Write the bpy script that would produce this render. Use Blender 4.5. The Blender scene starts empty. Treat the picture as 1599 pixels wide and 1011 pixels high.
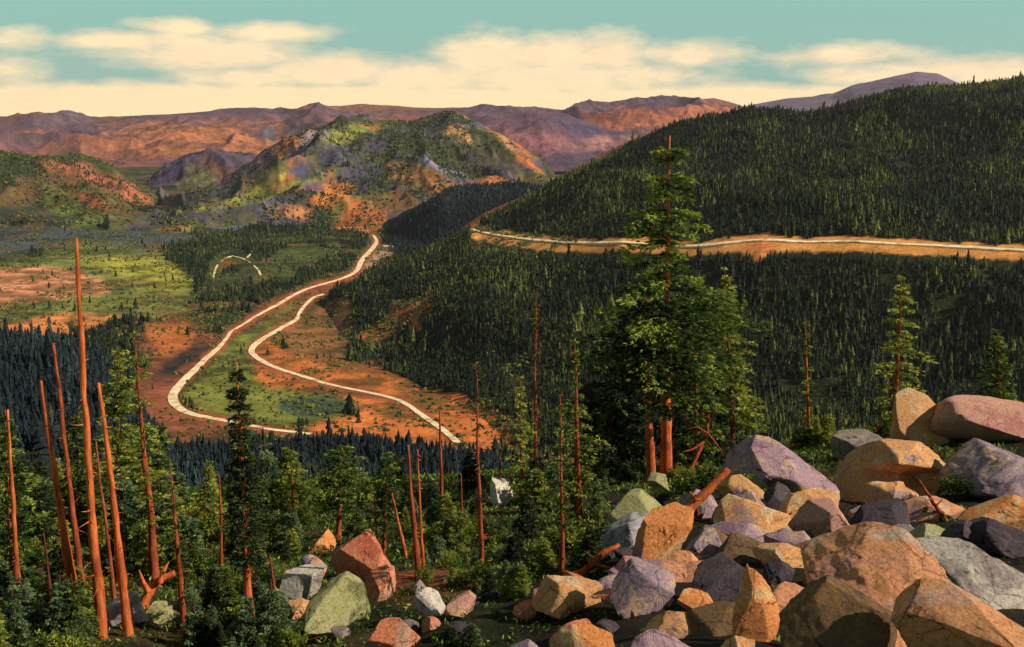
import bpy, math, random
import numpy as np
from mathutils import Vector

# ------------------------------------------------------------------ basics
W, H, FPX = 1599.0, 1011.0, 1700.0
PITCH = math.radians(11.3)
CP, SP = math.cos(PITCH), math.sin(PITCH)
scene = bpy.context.scene
COL = scene.collection
rng = np.random.default_rng(7)
random.seed(7)

def srgb(h, k=1.0):
    h = h.lstrip('#')
    o = []
    for i in (0, 2, 4):
        c = int(h[i:i + 2], 16) / 255.0
        o.append((c / 12.92 if c <= 0.04045 else ((c + 0.055) / 1.055) ** 2.4) * k)
    return tuple(o)

def ray(u, v):
    a = (np.asarray(u, float) - W / 2) / FPX
    b = -(np.asarray(v, float) - H / 2) / FPX
    return a, CP + b * SP, -SP + b * CP

def ang(u, v):
    x, y, z = ray(u, v)
    return np.arctan2(x, y), z / np.hypot(x, y)

def project(x, y, z):
    d = y * CP - z * SP
    up = y * SP + z * CP
    d = np.maximum(d, 1e-3)
    return W / 2 + FPX * x / d, H / 2 - FPX * up / d

# ------------------------------------------------------------------ noise
def _h(ix, iy, iz, seed):
    h = (ix * 374761393 + iy * 668265263 + iz * 2147483647 + seed * 974711) & 0xFFFFFFFF
    h = ((h ^ (h >> 13)) * 1274126177) & 0xFFFFFFFF
    h = (h ^ (h >> 16)) & 0xFFFFFFFF
    h = (h * 2246822519) & 0xFFFFFFFF
    return ((h ^ (h >> 15)) & 0xFFFFFF) / float(0xFFFFFF)

def noise2(x, y, seed=0):
    x = np.asarray(x, float); y = np.asarray(y, float)
    ix = np.floor(x).astype(np.int64); iy = np.floor(y).astype(np.int64)
    fx = x - ix; fy = y - iy
    fx = fx * fx * fx * (fx * (fx * 6 - 15) + 10); fy = fy * fy * fy * (fy * (fy * 6 - 15) + 10)
    a = _h(ix, iy, 0, seed); b = _h(ix + 1, iy, 0, seed); c = _h(ix, iy + 1, 0, seed); d = _h(ix + 1, iy + 1, 0, seed)
    return (a + (b - a) * fx) * (1 - fy) + (c + (d - c) * fx) * fy

def fbm2(x, y, seed=0, octv=5, gain=0.5):
    s = 0; a = 1; t = 0
    for i in range(octv):
        s = s + a * noise2(x, y, seed + i * 17); t += a; a *= gain
        x, y = 1.6 * x + 1.2 * y + 3.1, -1.2 * x + 1.6 * y + 7.7
    return s / t

def ridged2(x, y, seed=0, octv=5):
    s = 0; a = 1; t = 0
    for i in range(octv):
        n = 1 - np.abs(2 * noise2(x, y, seed + i * 31) - 1)
        s = s + a * n * n; t += a; a *= 0.5
        x, y = 1.6 * x + 1.2 * y + 5.2, -1.2 * x + 1.6 * y + 1.3
    return s / t

def noise3(x, y, z, seed=0):
    ix = np.floor(x).astype(np.int64); iy = np.floor(y).astype(np.int64); iz = np.floor(z).astype(np.int64)
    fx = x - ix; fy = y - iy; fz = z - iz
    fx = fx * fx * (3 - 2 * fx); fy = fy * fy * (3 - 2 * fy); fz = fz * fz * (3 - 2 * fz)
    def L(k):
        a = _h(ix, iy, iz + k, seed); b = _h(ix + 1, iy, iz + k, seed)
        c = _h(ix, iy + 1, iz + k, seed); d = _h(ix + 1, iy + 1, iz + k, seed)
        return (a + (b - a) * fx) * (1 - fy) + (c + (d - c) * fx) * fy
    return L(0) * (1 - fz) + L(1) * fz

def fbm3(p, f, seed=0, octv=4):
    x, y, z = p[:, 0] * f, p[:, 1] * f, p[:, 2] * f
    s = 0; a = 1; t = 0
    for i in range(octv):
        s = s + a * noise3(x, y, z, seed + 13 * i); t += a; a *= 0.5
        x, y, z = 1.9 * x + 0.4 * z + 3.3, 1.9 * y + 0.3 * x + 1.7, 1.95 * z - 0.3 * y + 9.1
    return s / t

# ------------------------------------------------------------------ materials
def new_mat(name):
    m = bpy.data.materials.new(name); m.use_nodes = True
    nt = m.node_tree
    return m, nt, nt.nodes['Principled BSDF']

def N(nt, typ, **kw):
    n = nt.nodes.new(typ)
    for k, v in kw.items():
        if k in n.inputs: n.inputs[k].default_value = v
        else: setattr(n, k, v)
    return n

def ramp(nt, fac, stops):
    r = nt.nodes.new('ShaderNodeValToRGB')
    e = r.color_ramp.elements
    e[0].position = stops[0][0]; e[0].color = (*stops[0][1], 1)
    e[1].position = stops[-1][0]; e[1].color = (*stops[-1][1], 1)
    for p, c in stops[1:-1]:
        q = e.new(p); q.color = (*c, 1)
    nt.links.new(fac, r.inputs['Fac'])
    return r.outputs['Color']

def mixc(nt, fac, a, b, mode='MIX'):
    m = nt.nodes.new('ShaderNodeMix'); m.data_type = 'RGBA'; m.blend_type = mode
    for sock, val in ((m.inputs[0], fac), (m.inputs[6], a), (m.inputs[7], b)):
        if isinstance(val, bpy.types.NodeSocket): nt.links.new(val, sock)
        elif isinstance(val, (int, float)): sock.default_value = val
        else: sock.default_value = (*val, 1)
    return m.outputs[2]

def mat_terrain(name, scale, amp=0.35, bump=0.5, bscale=None, dist=1.0):
    """vertex colour of the soil and scrub, broken up by world-space noise"""
    m, nt, b = new_mat(name)
    at = N(nt, 'ShaderNodeAttribute', attribute_name='Col')
    g = N(nt, 'ShaderNodeNewGeometry')
    n1 = N(nt, 'ShaderNodeTexNoise', Scale=scale, Detail=8.0, Roughness=0.65)
    nt.links.new(g.outputs['Position'], n1.inputs['Vector'])
    r1 = ramp(nt, n1.outputs['Fac'], [(0.3, (1 - amp,) * 3), (0.5, (1.0,) * 3), (0.72, (1 + amp,) * 3)])
    c = mixc(nt, 1.0, at.outputs['Color'], r1, 'MULTIPLY')
    n2 = N(nt, 'ShaderNodeTexNoise', Scale=scale * 5.3, Detail=6.0, Roughness=0.7)
    nt.links.new(g.outputs['Position'], n2.inputs['Vector'])
    r2 = ramp(nt, n2.outputs['Fac'], [(0.35, (0.72, 0.75, 0.78)), (0.65, (1.25, 1.22, 1.1))])
    c = mixc(nt, 1.0, c, r2, 'MULTIPLY')
    nt.links.new(c, b.inputs['Base Color'])
    b.inputs['Roughness'].default_value = 0.95
    b.inputs['Specular IOR Level'].default_value = 0.1
    bp = N(nt, 'ShaderNodeBump', Strength=bump, Distance=dist)
    n3 = N(nt, 'ShaderNodeTexNoise', Scale=bscale or scale * 3, Detail=8.0, Roughness=0.7)
    nt.links.new(g.outputs['Position'], n3.inputs['Vector'])
    nt.links.new(n3.outputs['Fac'], bp.inputs['Height'])
    nt.links.new(bp.outputs['Normal'], b.inputs['Normal'])
    return m

def mat_foliage(name, dark, mid, light, transl=0.25):
    m, nt, b = new_mat(name)
    at = N(nt, 'ShaderNodeAttribute', attribute_name='tone')
    oi = N(nt, 'ShaderNodeObjectInfo')
    add = N(nt, 'ShaderNodeMath', operation='MULTIPLY_ADD')
    nt.links.new(oi.outputs['Random'], add.inputs[0]); add.inputs[1].default_value = 0.22
    nt.links.new(at.outputs['Fac'], add.inputs[2])
    c = ramp(nt, add.outputs[0], [(0.12, dark), (0.55, mid), (1.05 if False else 1.0, light)])
    nt.links.new(c, b.inputs['Base Color'])
    b.inputs['Roughness'].default_value = 0.75
    b.inputs['Specular IOR Level'].default_value = 0.15
    tr = N(nt, 'ShaderNodeBsdfTranslucent')
    nt.links.new(c, tr.inputs['Color'])
    mx = N(nt, 'ShaderNodeMixShader'); mx.inputs[0].default_value = transl
    nt.links.new(b.outputs[0], mx.inputs[1]); nt.links.new(tr.outputs[0], mx.inputs[2])
    nt.links.new(mx.outputs[0], nt.nodes['Material Output'].inputs['Surface'])
    return m

def mat_bark(name, base, dark, light, sc=1.0):
    m, nt, b = new_mat(name)
    tc = N(nt, 'ShaderNodeTexCoord')
    mp = N(nt, 'ShaderNodeMapping'); mp.inputs['Scale'].default_value = (14 * sc, 14 * sc, 2.2 * sc)
    nt.links.new(tc.outputs['Object'], mp.inputs['Vector'])
    n = N(nt, 'ShaderNodeTexNoise', Scale=1.0, Detail=7.0, Roughness=0.7)
    nt.links.new(mp.outputs['Vector'], n.inputs['Vector'])
    c = ramp(nt, n.outputs['Fac'], [(0.32, dark), (0.5, base), (0.72, light)])
    n2 = N(nt, 'ShaderNodeTexNoise', Scale=0.9, Detail=3.0)
    nt.links.new(tc.outputs['Object'], n2.inputs['Vector'])
    c2 = ramp(nt, n2.outputs['Fac'], [(0.35, (0.55, 0.5, 0.55)), (0.6, (1.1, 1.1, 1.1))])
    c = mixc(nt, 1.0, c, c2, 'MULTIPLY')
    nt.links.new(c, b.inputs['Base Color'])
    b.inputs['Roughness'].default_value = 0.9
    b.inputs['Specular IOR Level'].default_value = 0.15
    bp = N(nt, 'ShaderNodeBump', Strength=0.7, Distance=0.03)
    nt.links.new(n.outputs['Fac'], bp.inputs['Height'])
    nt.links.new(bp.outputs['Normal'], b.inputs['Normal'])
    return m

_rm = {}
def mat_rock(key, cols, sc=1.0):
    """three mineral/lichen colours in patches plus grain and cracks"""
    if key in _rm: return _rm[key]
    m, nt, b = new_mat('rock_' + key)
    tc = N(nt, 'ShaderNodeTexCoord'); oi = N(nt, 'ShaderNodeObjectInfo')
    va = N(nt, 'ShaderNodeVectorMath', operation='ADD')
    nt.links.new(tc.outputs['Object'], va.inputs[0]); nt.links.new(oi.outputs['Location'], va.inputs[1])
    P = va.outputs[0]
    n1 = N(nt, 'ShaderNodeTexNoise', Scale=0.95 * sc, Detail=7.0, Roughness=0.62, Distortion=0.8)
    nt.links.new(P, n1.inputs['Vector'])
    c = ramp(nt, n1.outputs['Fac'], [(0.38, cols[0]), (0.45, cols[1]), (0.54, cols[1]), (0.60, cols[2]), (0.72, tuple(q * 0.35 for q in cols[0]))])
    n2 = N(nt, 'ShaderNodeTexNoise', Scale=16.0 * sc, Detail=8.0, Roughness=0.75)
    nt.links.new(P, n2.inputs['Vector'])
    g = ramp(nt, n2.outputs['Fac'], [(0.34, (0.5, 0.46, 0.48)), (0.48, (0.98, 0.98, 0.98)), (0.66, (1.35, 1.3, 1.22))])
    c = mixc(nt, 1.0, c, g, 'MULTIPLY')
    vo = N(nt, 'ShaderNodeTexVoronoi', feature='DISTANCE_TO_EDGE', Scale=1.5 * sc)
    wv = N(nt, 'ShaderNodeVectorMath', operation='MULTIPLY_ADD')
    nt.links.new(n2.outputs['Color'], wv.inputs[0]); wv.inputs[1].default_value = (0.16, 0.16, 0.16); nt.links.new(P, wv.inputs[2])
    nt.links.new(wv.outputs[0], vo.inputs['Vector'])
    cr = ramp(nt, vo.outputs['Distance'], [(0.0, (0.35, 0.3, 0.3)), (0.014, (1.0, 1.0, 1.0))])
    n4 = N(nt, 'ShaderNodeTexNoise', Scale=0.8 * sc, Detail=2.0); nt.links.new(P, n4.inputs['Vector'])
    msk = ramp(nt, n4.outputs['Fac'], [(0.45, (0, 0, 0)), (0.55, (1, 1, 1))])
    crm = mixc(nt, msk, (1, 1, 1), cr)
    c = mixc(nt, 1.0, c, crm, 'MULTIPLY')
    nt.links.new(c, b.inputs['Base Color'])
    b.inputs['Roughness'].default_value = 0.88
    b.inputs['Specular IOR Level'].default_value = 0.2
    h = N(nt, 'ShaderNodeMath', operation='MULTIPLY_ADD')
    nt.links.new(crm, h.inputs[0]); h.inputs[1].default_value = 0.6
    nt.links.new(n2.outputs['Fac'], h.inputs[2])
    bp = N(nt, 'ShaderNodeBump', Strength=0.9, Distance=0.06)
    nt.links.new(h.outputs[0], bp.inputs['Height'])
    nt.links.new(bp.outputs['Normal'], b.inputs['Normal'])
    _rm[key] = m
    return m

# ------------------------------------------------------------------ mesh building
class MB:
    def __init__(s): s.v = []; s.q = []; s.t = []; s.tn = []; s.n = 0
    def add(s, v, quads=None, tris=None, tone=0.5):
        v = np.asarray(v, np.float32).reshape(-1, 3)
        if quads is not None and len(quads): s.q.append(np.asarray(quads, np.int64) + s.n)
        if tris is not None and len(tris): s.t.append(np.asarray(tris, np.int64) + s.n)
        s.v.append(v); s.n += len(v)
        s.tn.append(np.broadcast_to(np.asarray(tone, np.float32), (len(v),)).copy())
    def mesh(s, name, mat, smooth=False, col=None):
        me = bpy.data.meshes.new(name)
        v = np.concatenate(s.v)
        q = np.concatenate(s.q) if s.q else np.zeros((0, 4), np.int64)
        t = np.concatenate(s.t) if s.t else np.zeros((0, 3), np.int64)
        me.vertices.add(len(v)); me.vertices.foreach_set('co', v.ravel())
        me.loops.add(len(q) * 4 + len(t) * 3)
        me.loops.foreach_set('vertex_index', np.concatenate([q.ravel(), t.ravel()]).astype(np.int32))
        me.polygons.add(len(q) + len(t))
        st = np.concatenate([np.arange(len(q)) * 4, len(q) * 4 + np.arange(len(t)) * 3]).astype(np.int32)
        me.polygons.foreach_set('loop_start', st)
        me.polygons.foreach_set('use_smooth', np.full(len(st), smooth, bool))
        me.update(calc_edges=True)
        a = me.attributes.new('tone', 'FLOAT', 'POINT'); a.data.foreach_set('value', np.concatenate(s.tn))
        if col is not None:
            a = me.attributes.new('Col', 'FLOAT_COLOR', 'POINT')
            c = np.ones((len(v), 4), np.float32); c[:, :3] = col
            a.data.foreach_set('color', c.ravel())
        me.materials.append(mat)
        return me
    def obj(s, name, mat, parent=None, smooth=False, col=None, loc=None):
        o = bpy.data.objects.new(name, s.mesh(name, mat, smooth, col)); COL.objects.link(o)
        if parent: o.parent = parent
        if loc is not None: o.location = loc
        return o

def tag(o, label=None, cat=None, group=None, kind=None):
    if label: o['label'] = label
    if cat: o['category'] = cat
    if group: o['group'] = group
    if kind: o['kind'] = kind
    return o

def empty(name, loc):
    o = bpy.data.objects.new(name, None); COL.objects.link(o)
    o.location = loc; o.empty_display_size = 0.3
    return o

def tube(mb, pts, rad, seg=8, tone=0.5, cap=True):
    pts = np.asarray(pts, float); rad = np.asarray(rad, float); n = len(pts)
    d = np.gradient(pts, axis=0); d /= np.linalg.norm(d, axis=1)[:, None] + 1e-9
    ref = np.where(np.abs(d[:, 2:3]) > 0.9, np.array([[1.0, 0, 0]]), np.array([[0, 0, 1.0]]))
    a = np.cross(d, ref); a /= np.linalg.norm(a, axis=1)[:, None]
    b = np.cross(d, a)
    th = np.arange(seg) * 2 * math.pi / seg
    v = pts[:, None] + rad[:, None, None] * (np.cos(th)[None, :, None] * a[:, None] + np.sin(th)[None, :, None] * b[:, None])
    i = np.arange(n - 1)[:, None] * seg; j = np.arange(seg)[None]; k = (j + 1) % seg
    q = np.stack([i + j, i + k, i + seg + k, i + seg + j], -1).reshape(-1, 4)
    v = v.reshape(-1, 3); t = None
    if cap:
        v = np.vstack([v, pts[-1:]]); m = (n - 1) * seg
        t = np.stack([m + j[0], m + k[0], np.full(seg, n * seg)], -1)
    mb.add(v, q, t, tone)

# ------------------------------------------------------------------ terrain layers
def pchip(x, y, xi):
    h = np.diff(x); dl = np.diff(y) / h
    d = np.zeros(len(x)); d[0] = dl[0]; d[-1] = dl[-1]
    for k in range(1, len(x) - 1):
        if dl[k - 1] * dl[k] > 0:
            w1 = 2 * h[k] + h[k - 1]; w2 = h[k] + 2 * h[k - 1]
            d[k] = (w1 + w2) / (w1 / dl[k - 1] + w2 / dl[k])
    i = np.clip(np.searchsorted(x, xi) - 1, 0, len(x) - 2)
    t = np.clip((xi - x[i]) / h[i], 0, 1)
    return ((2 * t**3 - 3 * t**2 + 1) * y[i] + (t**3 - 2 * t**2 + t) * h[i] * d[i]
            + (-2 * t**3 + 3 * t**2) * y[i + 1] + (t**3 - t**2) * h[i] * d[i + 1])

class Layer:
    """a hill as a real height field z(azimuth, distance) through crest, bench and foot lines"""
    def __init__(s, curves, na, nr, u0, u1, disp=None, logr=True, jitter=None):
        s.a = np.linspace(float(ang(u0, 505)[0]), float(ang(u1, 505)[0]), na)
        cz = []
        for kind, pts in curves:
            p = np.array(pts, float)
            if kind == 'v':
                uu = np.unique(np.concatenate([p[:, 0], np.arange(p[0, 0], p[-1, 0], 15)]))
                p = np.stack([uu, np.interp(uu, p[:, 0], p[:, 1]), np.interp(uu, p[:, 0], p[:, 2])], -1)
                al, t = ang(p[:, 0], p[:, 1]); z = t * p[:, 2]
            else:
                al, _ = ang(p[:, 0], np.full(len(p), 505.0)); z = p[:, 1]
            o = np.argsort(al)
            cz.append((np.interp(s.a, al[o], p[o, 2]), np.interp(s.a, al[o], z[o] / p[o, 2])))
        R = np.array([c[0] for c in cz]); Z = np.array([c[0] * c[1] for c in cz])
        for k in range(1, len(R)): R[k] = np.maximum(R[k], R[k - 1] * 1.01)
        s.s = np.linspace(math.log(R[0].min()), math.log(R[-1].max()), nr)
        r = np.exp(s.s)
        g = np.empty((na, nr))
        for i in range(na): g[i] = pchip(R[:, i], Z[:, i], r)
        A, RR = np.meshgrid(s.a, r, indexing='ij')
        s.X, s.Y = RR * np.sin(A), RR * np.cos(A)
        if disp: g = g + disp(s.X, s.Y, RR, A, R, s.a)
        s.Z = g; s.R = R
    def z(s, x, y):
        al = np.arctan2(x, y); lr = np.log(np.hypot(x, y))
        i = (al - s.a[0]) / (s.a[1] - s.a[0]); j = (lr - s.s[0]) / (s.s[1] - s.s[0])
        ok = (i >= 0) & (i < len(s.a) - 1) & (j >= 0) & (j < len(s.s) - 1)
        i = np.clip(i, 0, len(s.a) - 1.001); j = np.clip(j, 0, len(s.s) - 1.001)
        i0 = i.astype(int); j0 = j.astype(int); fi = i - i0; fj = j - j0
        z = (s.Z[i0, j0] * (1 - fi) * (1 - fj) + s.Z[i0 + 1, j0] * fi * (1 - fj)
             + s.Z[i0, j0 + 1] * (1 - fi) * fj + s.Z[i0 + 1, j0 + 1] * fi * fj)
        return np.where(ok, z, -1e5)
    def obj(s, name, mat, colfn):
        na, nr = s.Z.shape
        v = np.stack([s.X, s.Y, s.Z], -1).reshape(-1, 3)
        i = (np.arange(na - 1)[:, None] * nr + np.arange(nr - 1)[None]).ravel()
        q = np.stack([i, i + nr, i + nr + 1, i + 1], -1)
        mb = MB(); mb.add(v, q)
        u, w = project(v[:, 0], v[:, 1], v[:, 2])
        o = mb.obj(name, mat, smooth=True, col=colfn(v, u, w))
        tag(o, kind='structure')
        return o

def polymask(u, v, poly, soft=6.0, warp=8.0, wf=30.0, seed=0):
    """soft membership of points in a patch outline, edges broken by noise"""
    p = np.array(poly, float)
    out = np.zeros(len(u)); m = 30 + soft + warp
    sel = (u > p[:, 0].min() - m) & (u < p[:, 0].max() + m) & (v > p[:, 1].min() - m) & (v < p[:, 1].max() + m)
    if not sel.any(): return out
    x = u[sel] + warp * 2 * (fbm2(u[sel] / wf, v[sel] / wf * 2, seed, 4) - 0.5) * 2
    y = v[sel] + warp * (fbm2(u[sel] / wf, v[sel] / wf * 2, seed + 50, 4) - 0.5) * 2
    ins = np.zeros(len(x), bool); dm = np.full(len(x), 1e9)
    for k in range(len(p)):
        a, b = p[k], p[(k + 1) % len(p)]
        c = ((a[1] > y) != (b[1] > y)) & (x < (b[0] - a[0]) * (y - a[1]) / ((b[1] - a[1]) or 1e-9) + a[0])
        ins ^= c
        ab = b - a; t = np.clip(((x - a[0]) * ab[0] + (y - a[1]) * ab[1]) / (ab @ ab + 1e-9), 0, 1)
        dm = np.minimum(dm, np.hypot(x - a[0] - t * ab[0], y - a[1] - t * ab[1]))
    sd = np.where(ins, dm, -dm)
    out[sel] = np.clip(0.5 + sd / (2 * soft), 0, 1)
    return out

def linemask(u, v, line, half_up, half_dn, warp=3.0, seed=0):
    """band around a road line, half_up above it and half_dn below"""
    L = np.array(line, float)
    yy = np.interp(u, L[:, 0], L[:, 1], left=-999, right=-999)
    d = v - yy + warp * 2 * (fbm2(u / 14, v / 14, seed, 3) - 0.5)
    return np.clip(1 + np.minimum((half_dn - d) / 3, (half_up + d) / 3), 0, 1) * (yy > 0)

def paint(base, patches):
    def f(xyz, u, v):
        R_ = np.hypot(xyz[:, 0], xyz[:, 1]); wl = R_.mean() / 40.0
        mot = 0.55 * fbm2(xyz[:, 0] / wl, xyz[:, 1] / wl, 77, 5) + 0.45 * fbm2(xyz[:, 0] * 5 / wl, xyz[:, 1] * 4 / wl, 78, 4)
        c = base(xyz, u, v) if callable(base) else np.tile(np.array(base, float), (len(u), 1))
        for k, p in enumerate(patches):
            poly, col = p[0], np.array(p[1], float)
            kw = p[2] if len(p) > 2 else {}
            m = polymask(u, v, poly, seed=k * 7 + 3, **kw)[:, None]
            f_ = np.clip((mot - 0.5) * 5.5 + 0.5, 0, 1)[:, None] if len(poly) > 4 else 0.6
            m = m * np.clip(0.42 + 0.95 * f_, 0, 1)
            c = c * (1 - m) + col * (0.72 + 0.5 * f_) * m
        return c
    return f

# palette (surface colours)
C_ORANGE = (0.50, 0.14, 0.035); C_ORANGE2 = (0.60, 0.20, 0.06); C_RED = (0.26, 0.055, 0.025)
C_SOIL = (0.16, 0.06, 0.028); C_MEADOW = (0.17, 0.17, 0.04); C_YEL = (0.36, 0.31, 0.04)
C_FOR = (0.028, 0.042, 0.014); C_BLUE = (0.03, 0.05, 0.06); C_PURP = (0.12, 0.075, 0.12); C_LAV = (0.22, 0.17, 0.20)
C_TAN = (0.42, 0.22, 0.13); C_PINK = (0.66, 0.24, 0.12)

# far ranges -----------------------------------------------------------
def disp_mtn(amp, wl, seed, crest_keep=0.35):
    def f(X, Y, RR, A, R, a):
        rc = R[-2][:, None]; rf = R[0][:, None]
        w = np.clip((RR - rf) / (rc - rf + 1e-6), 0, 1)
        win = np.sin(np.clip(w, 0, 1) * math.pi) ** 0.6
        win = np.maximum(win, crest_keep * (w > 0.5))
        n = ridged2(X / wl, Y / wl, seed, 6) - 0.5
        return amp * n * win - 0.022 * RR * (np.clip(1 - (A - a[0]) / 0.014, 0, 1) + np.clip(1 - (a[-1] - A) / 0.014, 0, 1))
    return f

A2 = Layer([('v', [(900, 262, 9500), (2400, 240, 9500)]),
            ('v', [(900, 240, 10500), (1165, 178, 10500), (1300, 165, 10500), (1430, 138, 10500), (1600, 160, 10500), (2400, 180, 10500)]),
            ('v', [(900, 200, 12000), (1100, 175, 12000), (1165, 165, 12000), (1230, 153, 12000), (1300, 149, 12000), (1330, 133, 12000), (1362, 127, 12000),
                   (1400, 118, 12000), (1430, 112, 12000), (1465, 115, 12000), (1500, 131, 12000), (1560, 150, 12000), (1700, 160, 12000), (2400, 150, 12000)]),
            ('z', [(900, -300, 13500), (2400, -300, 13500)])], 300, 90, 950, 2300, disp_mtn(110, 900, 11, 0.1))
A1 = Layer([('v', [(-800, 262, 6600), (2300, 262, 6600)]),
            ('v', [(-800, 235, 7400), (0, 238, 7400), (200, 236, 7400), (420, 236, 7400), (700, 225, 7400), (1000, 212, 7400), (2300, 225, 7400)]),
            ('v', [(-800, 205, 8300), (0, 203, 8300), (150, 200, 8300), (300, 192, 8300), (430, 190, 8300), (560, 185, 8300), (850, 188, 8300), (1000, 172, 8300), (1150, 180, 8300), (2300, 200, 8300)]),
            ('v', [(-800, 170, 9500), (-100, 176, 9500), (0, 181, 9500), (60, 180, 9500), (95, 184, 9500), (150, 186, 9500), (200, 181, 9500), (260, 177, 9500), (340, 172, 9500),
                   (400, 171, 9500), (440, 175, 9500), (470, 170, 9500), (530, 165, 9500), (560, 161, 9500), (600, 164, 9500), (680, 167, 9500), (740, 168, 9500),
                   (800, 169, 9500), (850, 172, 9500), (880, 171, 9500), (905, 164, 9500), (940, 162, 9500), (1000, 156, 9500), (1028, 152, 9500), (1060, 158, 9500),
                   (1115, 152, 9500), (1140, 159, 9500), (1170, 168, 9500), (1260, 190, 9500), (1500, 230, 9500), (2300, 240, 9500)]),
            ('z', [(-800, -320, 10800), (2300, -320, 10800)])], 900, 260, -700, 2200, disp_mtn(260, 950, 5, 0.14))
B2 = Layer([('v', [(640, 268, 5300), (1300, 268, 5300)]),
            ('v', [(640, 262, 5600), (800, 240, 5700), (900, 232, 5700), (1000, 232, 5700), (1300, 240, 5700)]),
            ('v', [(640, 230, 6400), (700, 195, 6400), (760, 180, 6400), (800, 176, 6400), (840, 172, 6400), (880, 176, 6400), (915, 190, 6400), (950, 203, 6400),
                   (1000, 207, 6400), (1060, 215, 6400), (1150, 235, 6400), (1300, 250, 6400)]),
            ('z', [(640, -330, 7300), (1300, -330, 7300)])], 240, 110, 645, 1290, disp_mtn(170, 650, 23, 0.12))
B1 = Layer([('v', [(180, 300, 4200), (560, 300, 4200)]),
            ('v', [(180, 298, 4500), (250, 285, 4500), (330, 268, 4500), (420, 278, 4500), (560, 296, 4500)]),
            ('v', [(180, 305, 5100), (225, 298, 5100), (250, 272, 5100), (290, 248, 5100), (330, 237, 5100), (365, 241, 5100), (400, 254, 5100), (440, 262, 5100), (560, 290, 5100)]),
            ('z', [(180, -340, 5800), (560, -340, 5800)])], 200, 100, 185, 550, disp_mtn(150, 420, 37, 0.12))
Cc = Layer([('z', [(-800, -322, 2560), (300, -322, 2560)]),
            ('v', [(-800, 348, 2860), (300, 352, 2800)]),
            ('v', [(-800, 320, 3000), (60, 315, 3000), (150, 312, 3000), (220, 330, 3000), (300, 350, 3000)]),
            ('v', [(-800, 215, 3700), (-200, 232, 3700), (0, 243, 3700), (60, 249, 3700), (130, 250, 3700), (170, 262, 3700), (200, 284, 3700), (235, 303, 3700), (270, 332, 3700), (300, 350, 3700)]),
            ('z', [(-800, -330, 4400), (300, -330, 4400)])], 360, 150, -700, 298, disp_mtn(130, 380, 41, 0.12))
D = Layer([('z', [(150, -320, 2480), (900, -320, 2540)]),
           ('v', [(150, 362, 2660), (900, 360, 2680)]),
           ('v', [(150, 360, 2850), (260, 350, 2900), (380, 325, 3000), (470, 315, 3050), (600, 305, 3050), (760, 305, 3050), (840, 325, 3000), (900, 352, 3000)]),
           ('v', [(150, 350, 3400), (260, 328, 3400), (380, 286, 3400), (450, 254, 3400), (520, 255, 3400), (600, 262, 3400), (700, 248, 3400), (780, 262, 3400), (840, 285, 3400), (900, 330, 3400)]),
           ('v', [(150, 350, 4200), (200, 340, 4200), (260, 325, 4200), (310, 306, 4200), (360, 280, 4200), (410, 250, 4200), (440, 230, 4200), (458, 212, 4200), (480, 202, 4200), (510, 194, 4200), (560, 186, 4200),
                  (600, 191, 4200), (640, 196, 4200), (680, 185, 4200), (702, 177, 4200), (727, 187, 4200), (760, 205, 4200), (800, 225, 4200), (835, 249, 4200), (870, 280, 4200), (900, 330, 4200)]),
           ('z', [(150, -330, 4900), (900, -330, 4900)])], 460, 200, 155, 895, disp_mtn(175, 430, 53, 0.12))
# valley floor ---------------------------------------------------------
VR = [(780, 590), (740, 640), (700, 740), (680, 790), (620, 950), (560, 1150), (500, 1400), (450, 1700), (400, 2100), (370, 2500), (340, 3000), (310, 3800)]
def disp_val(X, Y, RR, A, R, a):
    w = np.clip((RR - 650) / 500, 0.25, 1.2)
    g = 14 * (fbm2(X / 230, Y / 230, 3, 5) - 0.5) * w
    u, v = project(X, Y, -0.2 * RR)
    return g
G = Layer([('v', [(-800, v, r), (2300, v, r)]) for v, r in VR] + [('z', [(-800, -330, 5500), (2300, -330, 5500)]), ('z', [(-800, -350, 9800), (2300, -350, 9800)])],
          620, 420, -700, 2200, disp_val)
def rG(v):
    a = np.array(VR, float)[::-1]
    return np.interp(v, a[:, 0], a[:, 1])
# right forested hill --------------------------------------------------
FC = [(480, 470, 1500), (560, 446, 1560), (620, 416, 1620), (690, 383, 1660), (730, 361, 1690), (780, 336, 1720), (850, 300, 1760), (900, 271, 1790), (950, 246, 1800), (1000, 221, 1820),
      (1060, 196, 1840), (1100, 185, 1850), (1170, 172, 1860), (1210, 174, 1870), (1260, 182, 1900), (1300, 174, 1920), (1350, 160, 1940), (1400, 145, 1950), (1430, 141, 1960),
      (1480, 140, 1970), (1540, 135, 2000), (1600, 129, 2000), (2000, 110, 2100), (2400, 100, 2100)]
foot = [(480, 478), (510, 522), (560, 566), (620, 592), (700, 627), (760, 662), (800, 692), (900, 725), (1100, 745), (2400, 780)]
ROADR = [(735, 358), (752, 363), (790, 370), (850, 377), (920, 380), (970, 379), (1030, 383), (1080, 385), (1130, 381), (1190, 376), (1260, 379), (1330, 378), (1400, 382), (1470, 385), (1540, 389), (1620, 393), (1800, 402), (2100, 420)]
def disp_F(X, Y, RR, A, R, a):
    w = np.clip((RR - R[0][:, None]) / 260, 0, 1)
    wc = np.clip((R[-2][:, None] - RR) / 200, 0.25, 1)
    side = np.clip((A - math.radians(-4)) / 0.15, 0.15, 1)
    n = 46 * (ridged2(X / 420 + 0.3 * Y / 420, Y / 900, 71, 5) - 0.45) + 16 * (fbm2(X / 90, Y / 90, 9, 4) - 0.5)
    rr = R[3][:, None]
    road = 1 - 0.85 * np.exp(-((RR - rr) / 70) ** 2)
    return n * w * wc * side * road - 26 * np.clip(1 - (A - a[0]) / 0.035, 0, 1) ** 1.5
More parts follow.
